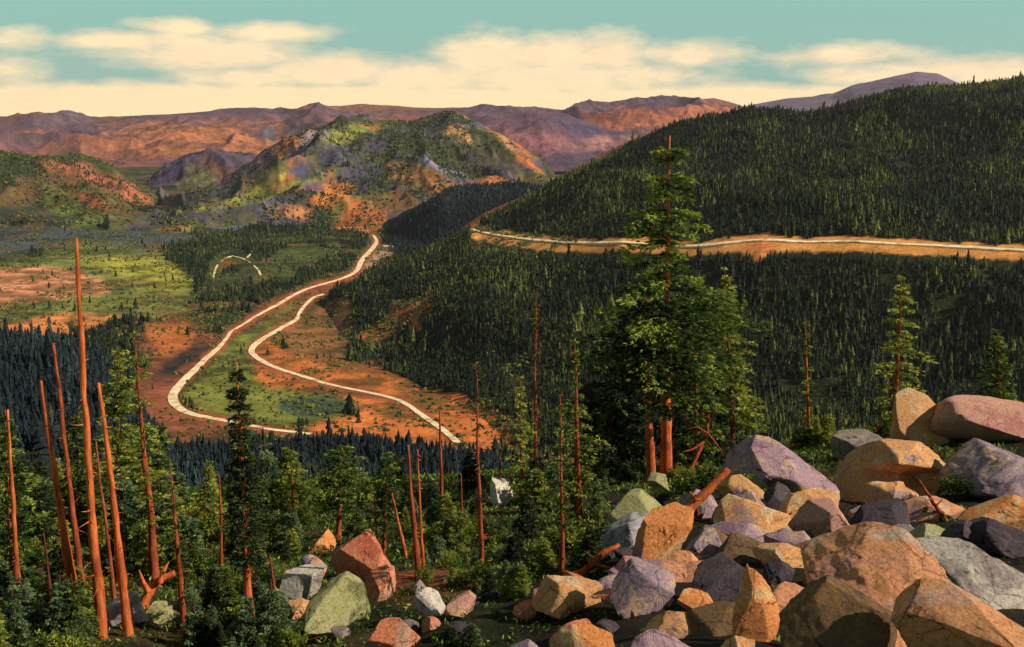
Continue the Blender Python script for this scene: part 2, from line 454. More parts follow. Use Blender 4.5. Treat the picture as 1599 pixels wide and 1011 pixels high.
F = Layer([('v', [(u, v, float(rG(v))) for u, v in foot]),
           ('v', [(480, 476, 1516), (510, 505, 1385), (560, 520, 1300), (620, 545, 1180), (700, 560, 1060), (760, 580, 980), (900, 610, 880), (1100, 600, 860), (1600, 600, 850), (2400, 610, 850)]),
           ('v', [(480, 474, 1518), (560, 485, 1400), (620, 480, 1330), (700, 478, 1210), (760, 475, 1130), (900, 470, 1060), (1200, 470, 1020), (1600, 470, 1000), (2400, 490, 980)]),
           ('v', [(480, 472, 1520), (560, 458, 1480), (620, 436, 1480), (700, 388, 1600)] + [(u, v, r) for (u, v), r in zip(ROADR, [1660, 1610, 1500, 1380, 1290, 1230, 1190, 1160, 1140, 1130, 1125, 1120, 1115, 1110, 1100, 1090, 1070, 1050])]),
           ('v', [(480, 471, 1521), (620, 422, 1550), (700, 384, 1630), (735, 357.5, 1675), (800, 350, 1620), (900, 325, 1500), (1060, 300, 1400), (1250, 290, 1380), (1600, 285, 1380), (2400, 270, 1400)]),
           ('v', FC),
           ('z', [(480, -330, 1750), (620, -320, 2000), (1000, -250, 2500), (2400, -200, 2800)])], 640, 420, 482, 2300, disp_F)
E2 = Layer([('z', [(640, -320, 1900), (1100, -320, 1900)]),
            ('v', [(640, 400, 2000), (700, 372, 2020), (740, 344, 2040), (760, 330, 2050), (800, 312, 2060), (850, 290, 2080), (900, 262, 2100), (950, 238, 2120), (1000, 215, 2120), (1060, 199, 2120), (1100, 200, 2100)]),
            ('z', [(640, -330, 2350), (1100, -330, 2350)])], 200, 60, 645, 1095, disp_mtn(14, 90, 61, 0.8))
E1 = Layer([('v', [(585, 350, 2790), (610, 366, 2560), (640, 380, 2340), (690, 392, 2150), (920, 396, 2100)]),
            ('v', [(585, 349, 2800), (600, 345, 2790), (620, 339, 2700), (650, 325, 2600), (700, 301, 2550), (740, 290, 2550), (825, 289, 2550), (860, 300, 2550), (920, 330, 2550)]),
            ('z', [(585, -330, 3000), (920, -330, 3000)])], 200, 90, 587, 918, disp_mtn(24, 200, 67, 0.4))
# near forest slope ----------------------------------------------------
def disp_H(X, Y, RR, A, R, a):
    w = np.clip((RR - 90) / 80, 0, 1)
    return 7 * (fbm2(X / 60, Y / 60, 19, 4) - 0.5) * w
Hh = Layer([('z', [(-900, -27, 78), (2400, -27, 78)]),
            ('z', [(-900, -52, 120), (2400, -55, 120)]),
            ('z', [(-900, -80, 250), (0, -84, 250), (300, -100, 250), (2400, -110, 250)]),
            ('v', [(-900, 560, 360), (0, 620, 360), (100, 640, 360), (200, 690, 360), (280, 755, 360), (700, 765, 360), (860, 800, 360), (2400, 830, 360)]),
            ('v', [(-900, 470, 520), (0, 540, 520), (60, 548, 520), (130, 556, 520), (180, 590, 520), (215, 650, 510), (270, 716, 500), (400, 718, 500), (480, 708, 500), (560, 712, 500), (700, 722, 500),
                   (760, 726, 500), (820, 760, 490), (1000, 800, 480), (2400, 830, 480)]),
            ('z', [(-900, -200, 640), (2400, -245, 640)])], 420, 220, -850, 2300, disp_H)
# foreground slope -----------------------------------------------------
def disp_fg(X, Y, RR, A, R, a):
    w = np.clip((RR - 9) / 8, 0, 1)
    return w * (0.9 * (fbm2(X / 5.5, Y / 5.5, 29, 5) - 0.5) + 0.22 * (fbm2(X / 1.1, Y / 1.1, 31, 4) - 0.5))
FG = Layer([('z', [(-1200, -6.5, 6), (700, -6, 6), (2800, -5, 6)]),
            ('v', [(-1200, 1011, 22), (300, 1011, 22), (700, 1011, 18), (1000, 1011, 14), (2800, 1011, 14)]),
            ('v', [(-1200, 940, 28), (300, 940, 28), (700, 940, 22), (1000, 940, 18), (2800, 940, 18)]),
            ('v', [(-1200, 860, 38), (300, 860, 38), (700, 860, 32), (1000, 860, 25), (2800, 860, 25)]),
            ('v', [(-1200, 790, 52), (300, 790, 52), (700, 785, 45), (1000, 775, 38), (1300, 770, 36), (2800, 770, 36)]),
            ('v', [(-1200, 750, 70), (0, 770, 70), (300, 775, 70), (600, 760, 68), (800, 745, 64), (950, 735, 60), (1050, 728, 58), (1150, 705, 56), (1250, 690, 54), (1400, 675, 52), (1550, 668, 52), (2800, 640, 52)]),
            ('z', [(-1200, -48, 98), (2800, -52, 98)])], 520, 420, -1100, 2700, disp_fg)

# ------------------------------------------------------------------ colours of the land
def col_A1(xyz, u, v):
    n = fbm2(xyz[:, 0] / 700, xyz[:, 1] / 500, 81, 5); n2 = fbm2(xyz[:, 0] / 260, xyz[:, 1] / 200, 83, 4)
    a = np.array((0.105, 0.062, 0.088)); b = np.array((0.25, 0.088, 0.055)); c = np.array((0.12, 0.085, 0.03))  # mauve tone is air haze painted into the brown-red rock colour
    t = np.clip((n - 0.40) * 6, 0, 1)[:, None]; k = (np.clip((n2 - 0.56) * 8, 0, 1) * (v > 190))[:, None]
    o = a * (1 - t) + b * t
    return o * (1 - k * 0.5) + c * k * 0.5
matA = mat_terrain('far_rock', 0.009, 0.42, 0.9, 0.02, 14)
A1.obj('far_mountains', matA, paint(col_A1, [
    ([(150, 205), (230, 192), (330, 188), (440, 190), (460, 220), (440, 246), (330, 243), (230, 248), (160, 238)], (0.36, 0.125, 0.05), dict(soft=10)),
    ([(395, 195), (430, 200), (425, 222), (400, 215)], (0.13, 0.10, 0.11), dict(soft=7)),
    ([(-300, 182), (420, 176), (640, 168), (1100, 150), (1100, 166), (640, 178), (420, 186), (150, 196), (-300, 196)], (0.12, 0.07, 0.085), dict(soft=4)),
    ([(900, 178), (1000, 168), (1120, 158), (1180, 172), (1060, 200), (950, 205)], (0.36, 0.11, 0.055), dict(soft=7))]))
A2.obj('distant_peak', matA, paint((0.155, 0.10, 0.145), [([(1100, 175), (1300, 160), (1500, 150), (1700, 180), (1300, 200)], (0.19, 0.13, 0.175), dict(soft=8))]))  # purple puts the haze of distance into the rock colour
matB = mat_terrain('mid_rock', 0.014, 0.45, 0.9, 0.035, 9)
B2.obj('purple_hills', matB, paint((0.14, 0.07, 0.095), [
    ([(880, 178), (940, 195), (1000, 207), (960, 215), (900, 212), (850, 195)], (0.07, 0.05, 0.085), dict(soft=7)),
    ([(780, 200), (880, 215), (900, 235), (820, 240)], (0.27, 0.10, 0.11), {}),
    ([(860, 222), (950, 212), (1010, 218), (960, 232), (880, 236)], (0.30, 0.14, 0.12), dict(soft=5)),
    ([(860, 240), (1000, 236), (940, 262), (850, 262)], (0.085, 0.055, 0.085), {})]))
B1.obj('cone_hill', matB, paint((0.085, 0.06, 0.085), [
    ([(262, 285), (300, 262), (330, 262), (345, 285), (310, 298)], (0.13, 0.12, 0.045), {}),
    ([(315, 245), (330, 245), (385, 285), (360, 292)], (0.27, 0.11, 0.055), dict(soft=4)),
    ([(225, 300), (250, 272), (300, 250), (280, 280), (250, 298)], (0.05, 0.035, 0.06), dict(soft=4))]))
matC = mat_terrain('near_range', 0.014, 0.5, 0.8, 0.05, 6)
Cc.obj('left_spur_hill', matC, paint(lambda x, u, v: np.where((fbm2(x[:, 0] / 120, x[:, 1] / 160, 5, 4) > 0.5)[:, None], np.array([(0.05, 0.065, 0.02)]), np.array([(0.13, 0.075, 0.03)])), [
    ([(60, 255), (130, 252), (190, 282), (235, 305), (225, 320), (170, 300), (100, 278)], (0.30, 0.09, 0.05), dict(soft=6)),
    ([(80, 290), (140, 300), (170, 330), (130, 325), (90, 305)], (0.30, 0.085, 0.03), dict(soft=5)),
    ([(60, 285), (110, 300), (150, 335), (200, 350), (110, 350), (60, 310)], (0.10, 0.13, 0.03), {}),
    ([(0, 320), (60, 320), (120, 350), (60, 370), (0, 370)], (0.03, 0.042, 0.03), {})]))

def col_D(xyz, u, v):
    return _col_D(xyz, u, v) * np.array((1.08, 0.97, 0.92))
def _col_D(xyz, u, v):
    x, y = xyz[:, 0], xyz[:, 1]
    n = fbm2(x / 190, y / 260, 91, 5); m = fbm2(x / 90 + 9, y / 120, 93, 4)
    o = np.tile(np.array([(0.055, 0.062, 0.028)]), (len(u), 1))
    for thr, c in ((0.49, (0.14, 0.14, 0.035)), (0.56, (0.36, 0.125, 0.04))):
        t = np.clip((n - thr) * 16, 0, 1)[:, None]; o = o * (1 - t) + np.array(c) * t
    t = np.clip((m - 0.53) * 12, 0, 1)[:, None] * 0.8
    t = np.maximum(t, np.clip((470 - u) / 130, 0, 1)[:, None] * 0.45 * (m[:, None] > 0.4))  # blue growing toward the left paints haze onto the shoulder
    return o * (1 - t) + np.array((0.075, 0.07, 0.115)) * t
D.obj('central_mountain', matC, paint(col_D, [
    ([(450, 240), (480, 205), (520, 196), (510, 215), (480, 235), (440, 262)], C_LAV, dict(soft=4)),
    ([(500, 225), (525, 197), (560, 190), (600, 200), (560, 215), (520, 225)], (0.19, 0.18, 0.035), dict(soft=5)),
    ([(310, 325), (380, 300), (430, 280), (440, 255), (450, 262), (440, 290), (400, 315), (340, 332)], C_YEL, dict(soft=4)),
    ([(340, 320), (400, 300), (440, 292), (540, 250), (560, 235), (555, 250), (480, 290), (400, 320)], (0.15, 0.17, 0.03), dict(soft=4)),
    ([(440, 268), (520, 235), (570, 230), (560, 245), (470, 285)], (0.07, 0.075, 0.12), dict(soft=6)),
    ([(485, 312), (510, 290), (548, 284), (552, 300), (520, 322), (495, 325)], (0.48, 0.16, 0.04), dict(soft=4)),
    ([(405, 326), (440, 317), (490, 325), (480, 343), (430, 337)], (0.42, 0.17, 0.07), dict(soft=4)),
    ([(600, 260), (640, 252), (720, 290), (700, 300), (650, 290), (620, 280)], (0.34, 0.14, 0.05), dict(soft=5)),
    ([(640, 245), (660, 240), (740, 285), (725, 290)], (0.17, 0.16, 0.22), dict(soft=3)),
    ([(690, 190), (715, 195), (745, 225), (730, 226), (700, 208)], (0.42, 0.20, 0.08), dict(soft=4)),
    ([(770, 208), (790, 215), (820, 240), (805, 240)], (0.42, 0.20, 0.08), dict(soft=3)),
    ([(670, 300), (760, 280), (830, 285), (740, 300), (690, 312)], (0.36, 0.13, 0.05), dict(soft=4)),
    ([(570, 310), (640, 300), (660, 325), (600, 335)], (0.22, 0.11, 0.045), dict(soft=5)),
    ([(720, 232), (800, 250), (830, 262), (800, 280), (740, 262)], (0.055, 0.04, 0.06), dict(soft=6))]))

PATCH_G = [
    ([(-300, 470), (0, 410), (60, 402), (110, 375), (200, 370), (255, 400), (300, 450), (290, 492), (180, 500), (60, 492), (-300, 560)], C_MEADOW, dict(soft=8)),
    ([(130, 405), (250, 400), (300, 440), (270, 465), (180, 430)], C_YEL, dict(soft=8)),
    ([(-300, 430), (60, 418), (130, 428), (188, 446), (150, 462), (60, 476), (-300, 500)], C_PINK, dict(soft=4)),
    ([(-300, 530), (60, 498), (120, 488), (185, 494), (130, 517), (60, 545), (-300, 620)], C_ORANGE2, dict(soft=5)),
    ([(225, 520), (265, 498), (330, 520), (350, 545), (310, 585), (268, 612), (290, 655), (385, 672), (370, 712), (250, 715), (215, 650)], (0.23, 0.07, 0.035), dict(soft=7)),
    ([(230, 505), (300, 505), (290, 550), (250, 560)], C_ORANGE, dict(soft=6)),
    ([(235, 592), (285, 548), (345, 530), (322, 558), (270, 590)], (0.02, 0.022, 0.022), dict(soft=4)),
    ([(350, 522), (400, 480), (480, 452), (500, 452), (420, 490), (370, 530)], (0.12, 0.035, 0.025), dict(soft=5)),
    ([(295, 600), (330, 560), (390, 515), (470, 465), (510, 455), (440, 512), (385, 545), (395, 585), (450, 605), (555, 625), (520, 655), (440, 668), (340, 645), (290, 625)], (0.17, 0.17, 0.03), dict(soft=7)),
    ([(388, 548), (410, 530), (455, 548), (560, 570), (640, 590), (700, 618), (800, 652), (810, 700), (740, 716), (600, 705), (500, 685), (480, 665), (560, 648), (545, 625), (430, 605), (395, 590)], C_ORANGE, dict(soft=5)),
    ([(430, 520), (475, 488), (552, 462), (552, 500), (530, 555), (600, 590), (520, 575), (450, 550)], (0.24, 0.10, 0.035), dict(soft=6)),
    ([(440, 618), (540, 618), (555, 632), (500, 655), (430, 650)], (0.045, 0.065, 0.035), dict(soft=8)),
    ([(512, 346), (560, 338), (612, 346), (605, 360), (520, 361)], C_ORANGE2, dict(soft=3)),
    ([(545, 436), (558, 405), (580, 390), (605, 384), (622, 392), (592, 412)], (0.42, 0.22, 0.16), dict(soft=3)),
    ([(200, 345), (330, 335), (400, 340), (380, 358), (250, 368), (200, 365)], (0.10, 0.115, 0.16), dict(soft=8)),
    ([(60, 350), (200, 345), (300, 372), (220, 392), (120, 372), (60, 395), (-200, 420), (-200, 370)], (0.06, 0.075, 0.085), dict(soft=8)),
    ([(300, 470), (380, 440), (460, 430), (520, 400), (480, 380), (380, 420)], (0.075, 0.085, 0.025), dict(soft=9)),
    ([(640, 478), (672, 460), (668, 478), (640, 500), (662, 485), (655, 520), (635, 515), (610, 518), (555, 530), (580, 500)], C_RED, dict(soft=5))]
def col_G(xyz, u, v):
    n = fbm2(xyz[:, 0] / 90, xyz[:, 1] / 110, 97, 5)
    t = np.clip((n - 0.47) * 7, 0, 1)[:, None]
    c = np.array((0.024, 0.034, 0.013)) * (1 - t) + np.array((0.065, 0.07, 0.02)) * t
    k = np.clip((fbm2(xyz[:, 0] / 45, xyz[:, 1] / 90, 197, 5) - 0.55) * 12, 0, 1)[:, None]
    return c * (1 - k) + np.array((0.17, 0.075, 0.028)) * k
matG = mat_terrain('valley_soil', 0.03, 0.45, 0.7, 0.10, 3)
def cr(pts, n=12):
    p = np.array(pts, float); p = np.vstack([2 * p[0] - p[1], p, 2 * p[-1] - p[-2]]); o = []
    for i in range(1, len(p) - 2):
        for t in np.linspace(0, 1, n, endpoint=False):
            o.append(0.5 * (2 * p[i] + (p[i + 1] - p[i - 1]) * t + (2 * p[i - 1] - 5 * p[i] + 4 * p[i + 1] - p[i + 2]) * t * t
                            + (3 * p[i] - p[i - 1] - 3 * p[i + 1] + p[i + 2]) * t**3))
    o.append(p[-2]); return np.array(o)
def dist_poly(u, v, pts):
    p = cr(pts, 4); d = np.full(len(u), 1e9)
    sel = (u > p[:, 0].min() - 40) & (u < p[:, 0].max() + 40) & (v > p[:, 1].min() - 40) & (v < p[:, 1].max() + 40)
    us, vs_ = u[sel], v[sel]; ds = np.full(len(us), 1e9)
    for a, b in zip(p[:-1], p[1:]):
        ab = b - a; t = np.clip(((us - a[0]) * ab[0] + (vs_ - a[1]) * ab[1]) / (ab @ ab + 1e-9), 0, 1)
        ds = np.minimum(ds, np.hypot(us - a[0] - t * ab[0], vs_ - a[1] - t * ab[1]))
    d[sel] = ds
    return d
ROAD_HAIR = [(505, 460), (488, 466), (470, 485), (462, 500), (440, 512), (410, 530), (393, 545), (398, 557), (425, 573), (470, 588), (520, 603), (580, 615), (625, 627), (660, 650), (695, 675), (716, 693)]
ROAD_LOW = [(362, 517), (345, 540), (322, 560), (300, 582), (280, 602), (270, 618), (276, 636), (300, 648), (340, 656), (380, 664), (430, 673), (486, 679)]
ROAD_FAR = [(583, 368), (588, 378), (580, 390), (566, 405), (556, 424), (530, 437), (490, 448), (465, 458), (430, 478), (400, 494), (380, 507), (362, 517)]
pG_ = paint(col_G, PATCH_G)
def col_G2(xyz, u, v):
    c = pG_(xyz, u, v); d = np.full(len(u), 1e9)
    for R_ in (ROAD_HAIR, ROAD_LOW, ROAD_FAR): d = np.minimum(d, dist_poly(u, v, R_))
    d = d + 7 * (fbm2(u / 9, v / 9, 8, 3) - 0.5)
    m = np.clip(1.7 - d / 6, 0, 1)[:, None] * 0.95
    return c * (1 - m) + np.array((0.33, 0.085, 0.035)) * m
G.obj('valley_floor', matG, col_G2)

PATCH_F = [
    ([(595, 506), (618, 472), (678, 455), (674, 480), (636, 496), (614, 524), (580, 537), (548, 530)], (0.42, 0.11, 0.03), dict(soft=4)),
    ([(640, 492), (660, 482), (657, 516), (640, 518)], C_ORANGE, dict(soft=3)),
    ([(600, 595), (700, 612), (800, 652), (810, 700), (740, 690), (690, 640), (600, 610)], C_ORANGE, dict(soft=6)),
    ([(470, 490), (552, 462), (552, 500), (520, 560), (460, 545)], (0.24, 0.10, 0.035), dict(soft=6)),
    ([(655, 385), (690, 360), (698, 372), (668, 392)], C_ORANGE2, dict(soft=3)),
    ([(1150, 374), (1195, 366), (1220, 385), (1180, 410), (1160, 400)], C_ORANGE2, dict(soft=4))]
def col_F(xyz, u, v):
    n = fbm2(xyz[:, 0] / 60, xyz[:, 1] / 70, 99, 4)
    c = np.array((0.012, 0.015, 0.006)) * (1 - n[:, None]) + np.array((0.035, 0.038, 0.011)) * n[:, None]
    m = linemask(u, v, ROADR, 7, 13, 4, 3)[:, None]
    return c * (1 - m) + np.array((0.66, 0.27, 0.07)) * m
F.obj('forested_hillside', mat_terrain('hill_soil', 0.05, 0.4, 0.6, 0.15, 2), paint(col_F, PATCH_F))
E2.obj('orange_ridge', matC, paint((0.30, 0.10, 0.04), []))
E1.obj('dark_ridge', matC, paint((0.022, 0.036, 0.028), []))
Hh.obj('near_valley_slope', matG, paint((0.02, 0.03, 0.03), []))
def col_fg(xyz, u, v):
    n = fbm2(xyz[:, 0] / 1.7, xyz[:, 1] / 2.2, 101, 5)[:, None]
    t = np.clip((n - 0.46) * 8, 0, 1)
    c = np.array((0.022, 0.026, 0.010)) * (1 - t) + np.array((0.07, 0.042, 0.018)) * t
    return c
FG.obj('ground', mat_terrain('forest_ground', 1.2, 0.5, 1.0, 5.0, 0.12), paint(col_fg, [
    ([(1165, 672), (1230, 664), (1240, 690), (1180, 695)], (0.34, 0.13, 0.03), dict(soft=4)),
    ([(1240, 680), (1290, 676), (1285, 704), (1245, 702)], (0.36, 0.15, 0.03), dict(soft=4)),
    ([(930, 770), (1100, 750), (1300, 770), (1700, 800), (1700, 1100), (900, 1100), (780, 960)], (0.022, 0.015, 0.012), dict(soft=14)),  # soil painted near-black between the boulders, standing in for crevice shade
    ([(590, 890), (700, 880), (760, 900), (700, 940), (600, 940)], (0.22, 0.07, 0.03), dict(soft=6))]))

def hit(u, v, layers, r0, r1, n=900):
    """where the sight line of a picture point meets the land"""
    al, t = ang(u, v); al = float(al); t = float(t)
    r = np.exp(np.linspace(math.log(r0), math.log(r1), n))
    x, y = r * math.sin(al), r * math.cos(al)
    g = np.max([L.z(x, y) for L in layers], axis=0)
    k = np.nonzero(g >= t * r)[0]
    if not len(k): return None
    k = k[0]
    return np.array([x[k], y[k], g[k]])

# ------------------------------------------------------------------ roads
m_road, nt, b = new_mat('pale_gravel')
g_ = N(nt, 'ShaderNodeNewGeometry'); nn = N(nt, 'ShaderNodeTexNoise', Scale=0.09, Detail=9.0, Roughness=0.7)
nt.links.new(g_.outputs['Position'], nn.inputs['Vector'])
nt.links.new(ramp(nt, nn.outputs['Fac'], [(0.36, (0.45, 0.20, 0.09)), (0.46, (0.80, 0.54, 0.28)), (0.58, (0.92, 0.76, 0.46))]), b.inputs['Base Color'])
b.inputs['Roughness'].default_value = 0.9
def road(name, pts, layers, r0, r1, width, lift=0.7):
    P = []
    for u, v in cr(pts, 10):
        h = hit(u, v, layers, r0, r1, 1600)
        if h is not None: P.append(h)
    P = np.array(P)
    for _ in range(5): P[1:-1] = (P[:-2] + 2 * P[1:-1] + P[2:]) / 4
    d = np.gradient(P[:, :2], axis=0); d /= np.linalg.norm(d, axis=1)[:, None] + 1e-9
    nrm = np.stack([-d[:, 1], d[:, 0]], -1); wv = np.interp(np.linspace(0, 1, len(P)), np.linspace(0, 1, len(width)), width)
    K = 6; rows = []
    for k in range(K):
        o = (k / (K - 1) - 0.5) * wv * (0.9 + 0.5 * (fbm2(np.arange(len(P)) * 0.35, np.full(len(P), (k > 2) * 9.0), 5, 3) - 0.3))
        q = P[:, :2] + nrm * o[:, None]
        z = np.max([L.z(q[:, 0], q[:, 1]) for L in layers], axis=0)
        rows.append(np.column_stack([q, z]))
    zz = np.array([r[:, 2] for r in rows])
    for k in range(K): rows[k][:, 2] = 0.5 * zz[k] + 0.5 * zz.mean(0) + lift
    skirt0 = rows[0].copy(); skirt0[:, 2] -= 3; skirt1 = rows[-1].copy(); skirt1[:, 2] -= 3
    rows = [skirt0] + rows + [skirt1]
    n = len(P); v = np.concatenate(rows); i = np.arange(n - 1)
    q = np.concatenate([np.stack([k * n + i, k * n + i + 1, (k + 1) * n + i + 1, (k + 1) * n + i], -1) for k in range(K + 1)])
    mb = MB(); mb.add(v, q); o = mb.obj(name, m_road, smooth=False); tag(o, kind='structure')
    return P
LV = [G, F]
road('road', ROAD_HAIR, LV, 640, 2600, [4, 4.5, 5.5, 6.5, 6, 5.5, 5.5, 5.5])
road('road', ROAD_LOW, LV, 640, 2600, [3, 6, 7.5, 7.5, 6, 5])
road('road', ROAD_FAR, [G], 900, 3400, [6, 9, 10, 5, 5.5, 5, 3, 2])
road('road', [(598, 385), (612, 385), (625, 392)], [G], 900, 3400, [9, 12, 8])
road('road', ROADR, [F], 900, 1900, [6, 6, 8, 7, 9, 6, 8, 7, 8], 1.0)
road('track', [(333, 434), (337, 420), (340, 414)], [G], 900, 3400, [2, 4, 2])
road('track', [(345, 409), (354, 403), (364, 400)], [G], 900, 3400, [2, 4.5, 3])
road('track', [(366, 401), (378, 404), (392, 411)], [G], 900, 3400, [3, 4, 2])
road('track', [(396, 415), (403, 422), (407, 431)], [G], 900, 3400, [2, 4, 3])
road('track', [(385, 404), (393, 395), (396, 386)], [G], 900, 3400, [4, 3.5, 3])

# ------------------------------------------------------------------ far forests (masses)
def forest(name, layer, pts, hgt, seg, tiers, mat, slender=0.17, over=None, sink=0.3, var=0.28):
    """thousands of small conifers as one mesh, each with ragged tiers"""
    n = len(pts); x, y, z = pts.T
    big = fbm2(x / 70, y / 70, 15, 4)
    h = hgt * np.exp(rng.normal(0, var, n)) * (0.6 + 0.8 * big); rad = h * slender * rng.uniform(0.75, 1.3, n)
    tone = np.clip(rng.beta(1.2, 4.2, n) + 1.0 * (fbm2(x / 75, y / 110, 5, 5) - 0.5) - 0.03, 0, 1)
    mb = MB(); V = []; T = []; TN = []
    lean = rng.normal(0, 0.03, (n, 2))
    for k in range(tiers):
        f0 = k / tiers * 0.9 + 0.02; f1 = min(1.0, f0 + 1.45 / tiers)
        if k == tiers - 1: f1 = 1.0
        R = rad * (1 - f0) ** 0.85
        th = rng.uniform(0, 6.28, n)[:, None] + np.arange(seg) * 2 * math.pi / seg
        rr = R[:, None] * rng.uniform(0.55, 1.25, (n, seg))
        rim = np.stack([x[:, None] + rr * np.cos(th) + (lean[:, :1] * h[:, None] * f0), y[:, None] + rr * np.sin(th) + lean[:, 1:] * h[:, None] * f0,
                        z[:, None] - sink + (h * f0)[:, None] + h[:, None] * rng.uniform(-0.04, 0.04, (n, seg))], -1)
        ap = np.stack([x + lean[:, 0] * h * f1, y + lean[:, 1] * h * f1, z - sink + h * f1], -1)[:, None]
        v = np.concatenate([rim, ap], 1)
        b0 = (np.arange(n) * (seg + 1))[:, None]; j = np.arange(seg)[None]
        t = np.stack([b0 + j, b0 + (j + 1) % seg, np.broadcast_to(b0 + seg, (n, seg))], -1).reshape(-1, 3)
        tn = np.clip(tone[:, None] + rng.uniform(-0.12, 0.12, (n, seg + 1)) + 0.1, 0, 1)
        mb.add(v.reshape(-1, 3), None, t, tn.ravel())
    o = mb.obj(name, mat); tag(o, kind='stuff')
    return o

def scatter(layers, u0, u1, r0, r1, n, keep):
    a0, a1 = float(ang(u0, 505)[0]), float(ang(u1, 505)[0])
    al = rng.uniform(a0, a1, n); r = np.sqrt(rng.uniform(r0**2, r1**2, n))
    x, y = r * np.sin(al), r * np.cos(al)
    zs = np.array([L.z(x, y) for L in layers]); z = zs.max(0); own = zs.argmax(0)
    u, v = project(x, y, z)
    k = keep(x, y, z, u, v, own) & (z > -1e4)
    return np.stack([x, y, z], -1)[k]

fol_hill = mat_foliage('hill_conifers', (0.004, 0.009, 0.004), (0.019, 0.031, 0.008), (0.15, 0.16, 0.022), 0.08)
fol_blue = mat_foliage('blue_conifers', (0.007, 0.012, 0.015), (0.016, 0.027, 0.030), (0.05, 0.07, 0.055), 0.1)
fol_val = mat_foliage('valley_conifers', (0.010, 0.018, 0.007), (0.04, 0.055, 0.014), (0.17, 0.17, 0.03), 0.1)

def bareF(u, v):
    m = np.zeros(len(u))
    for k, p in enumerate(PATCH_F): m = np.maximum(m, polymask(u, v, p[0], seed=k * 7 + 3, **p[2]))
    for k, p in enumerate(PATCH_F[:4]): m = np.maximum(m, 0.9 * polymask(u, v - 11, p[0], seed=k * 7 + 3, **p[2]))
    m = np.maximum(m, linemask(u, v, ROADR, 7, 24, 7, 3))
    return m
def offroad(u, v):
    d = np.full(len(u), 1e9)
    for R_ in (ROAD_HAIR, ROAD_LOW, ROAD_FAR, [(332, 435), (338, 416), (352, 403), (368, 400), (385, 406), (400, 420), (405, 430)]):
        d = np.minimum(d, np.minimum(dist_poly(u, v, R_), dist_poly(u, v - 9, R_)))
    return d > 9
pF = scatter([F, G], 470, 1950, 700, 2040, 165000, lambda x, y, z, u, v, own: (own == 0) & (fbm2(x / 28, y / 38, 305, 4) > 0.29) & (bareF(u, v) < 0.3) & offroad(u, v))
forest('forest', F, pF, 5.8, 5, 4, fol_hill, 0.25, var=0.36)
def keepG(x, y, z, u, v, own):
    n = fbm2(x / 120, y / 120, 45, 4)
    return (own == 0) & ((bareG(u, v) < 0.3) | (rng.random(len(u)) < 0.012)) & offroad(u, v) & (n > 0.33)
def bareG(u, v):
    m = np.zeros(len(u))
    for k, p in enumerate(PATCH_G): m = np.maximum(m, polymask(u, v, p[0], seed=k * 7 + 3, **p[2]))
    return m
def shrubs(layer, pts, hgt, mat, seed):
    r = np.random.default_rng(seed); n = len(pts); h = hgt * np.exp(r.normal(0, .35, n)); seg = 5
    th = r.uniform(0, 6.28, n)[:, None] + np.arange(seg) * 2 * math.pi / seg
    V = []
    for f, k in ((0.0, 0.7), (0.45, 1.0)):
        R = h[:, None] * k * r.uniform(0.5, 1.1, (n, seg)); V.append(np.stack([pts[:, :1] + R * np.cos(th), pts[:, 1:2] + R * np.sin(th), (pts[:, 2] - 0.2)[:, None] + h[:, None] * f * r.uniform(.7, 1.3, (n, seg))], -1))
    V.append((pts + np.column_stack([r.normal(0, .15, (n, 2)) * h[:, None], h]))[:, None])
    v = np.concatenate(V, 1); b0 = (np.arange(n) * (2 * seg + 1))[:, None]; j = np.arange(seg)[None]; j2 = (j + 1) % seg
    q = np.stack([b0 + j, b0 + j2, b0 + seg + j2, b0 + seg + j], -1).reshape(-1, 4)
    t = np.stack([b0 + seg + j, b0 + seg + j2, np.broadcast_to(b0 + 2 * seg, (n, seg))], -1).reshape(-1, 3)
    tn = np.clip(r.beta(1.6, 2.6, n)[:, None] + r.uniform(-.1, .1, (n, 2 * seg + 1)), 0, 1)
    mb = MB(); mb.add(v.reshape(-1, 3), q, t, tn.ravel()); tag(mb.obj('scrub', mat), kind='stuff')
scrub_mat = mat_foliage('valley_scrub', (0.02, 0.032, 0.012), (0.085, 0.095, 0.024), (0.26, 0.22, 0.04), 0.1)
pS = scatter([G, F, E1, D, Cc], -250, 900, 640, 2900, 120000, lambda x, y, z, u, v, own: (own == 0) & (fbm2(x / 38, y / 60, 245, 4) > 0.47) & ((bareG(u, v) < 0.4) | (rng.random(len(u)) < 0.35)) & (dist_poly(u, v, ROAD_HAIR) > 4) & (dist_poly(u, v, ROAD_LOW) > 4) & (dist_poly(u, v, ROAD_FAR) > 4))
shrubs(G, pS, 1.5, scrub_mat, 3)
pS = scatter([D, Cc, E1, G], -250, 900, 2550, 4200, 50000, lambda x, y, z, u, v, own: (own < 2) & (fbm2(x / 60, y / 90, 247, 4) > 0.5))
shrubs(D, pS, 3.0, scrub_mat, 4)
pS = scatter([F, G], 470, 900, 700, 1700, 40000, lambda x, y, z, u, v, own: (own == 0) & (fbm2(x / 20, y / 30, 249, 4) > 0.47) & (dist_poly(u, v, ROAD_HAIR) > 4))
shrubs(F, pS, 1.3, scrub_mat, 5)
pG = scatter([G, F, E1, D, Cc], -250, 900, 640, 3300, 90000, keepG)
forest('forest', G, pG, 6.5, 5, 3, fol_val, 0.3, var=0.4)
pE = scatter([E1, F, E2], 520, 900, 2100, 2560, 14000, lambda x, y, z, u, v, own: own == 0)
forest('forest', E1, pE, 9.0, 4, 3, fol_blue, 0.22)
pD = scatter([D, Cc, E1], -200, 900, 2600, 4200, 26000, lambda x, y, z, u, v, own: (own < 2) & (fbm2(x / 190, y / 260, 91, 5) < 0.47))
forest('forest', D, pD, 7.0, 4, 2, fol_val, 0.4)
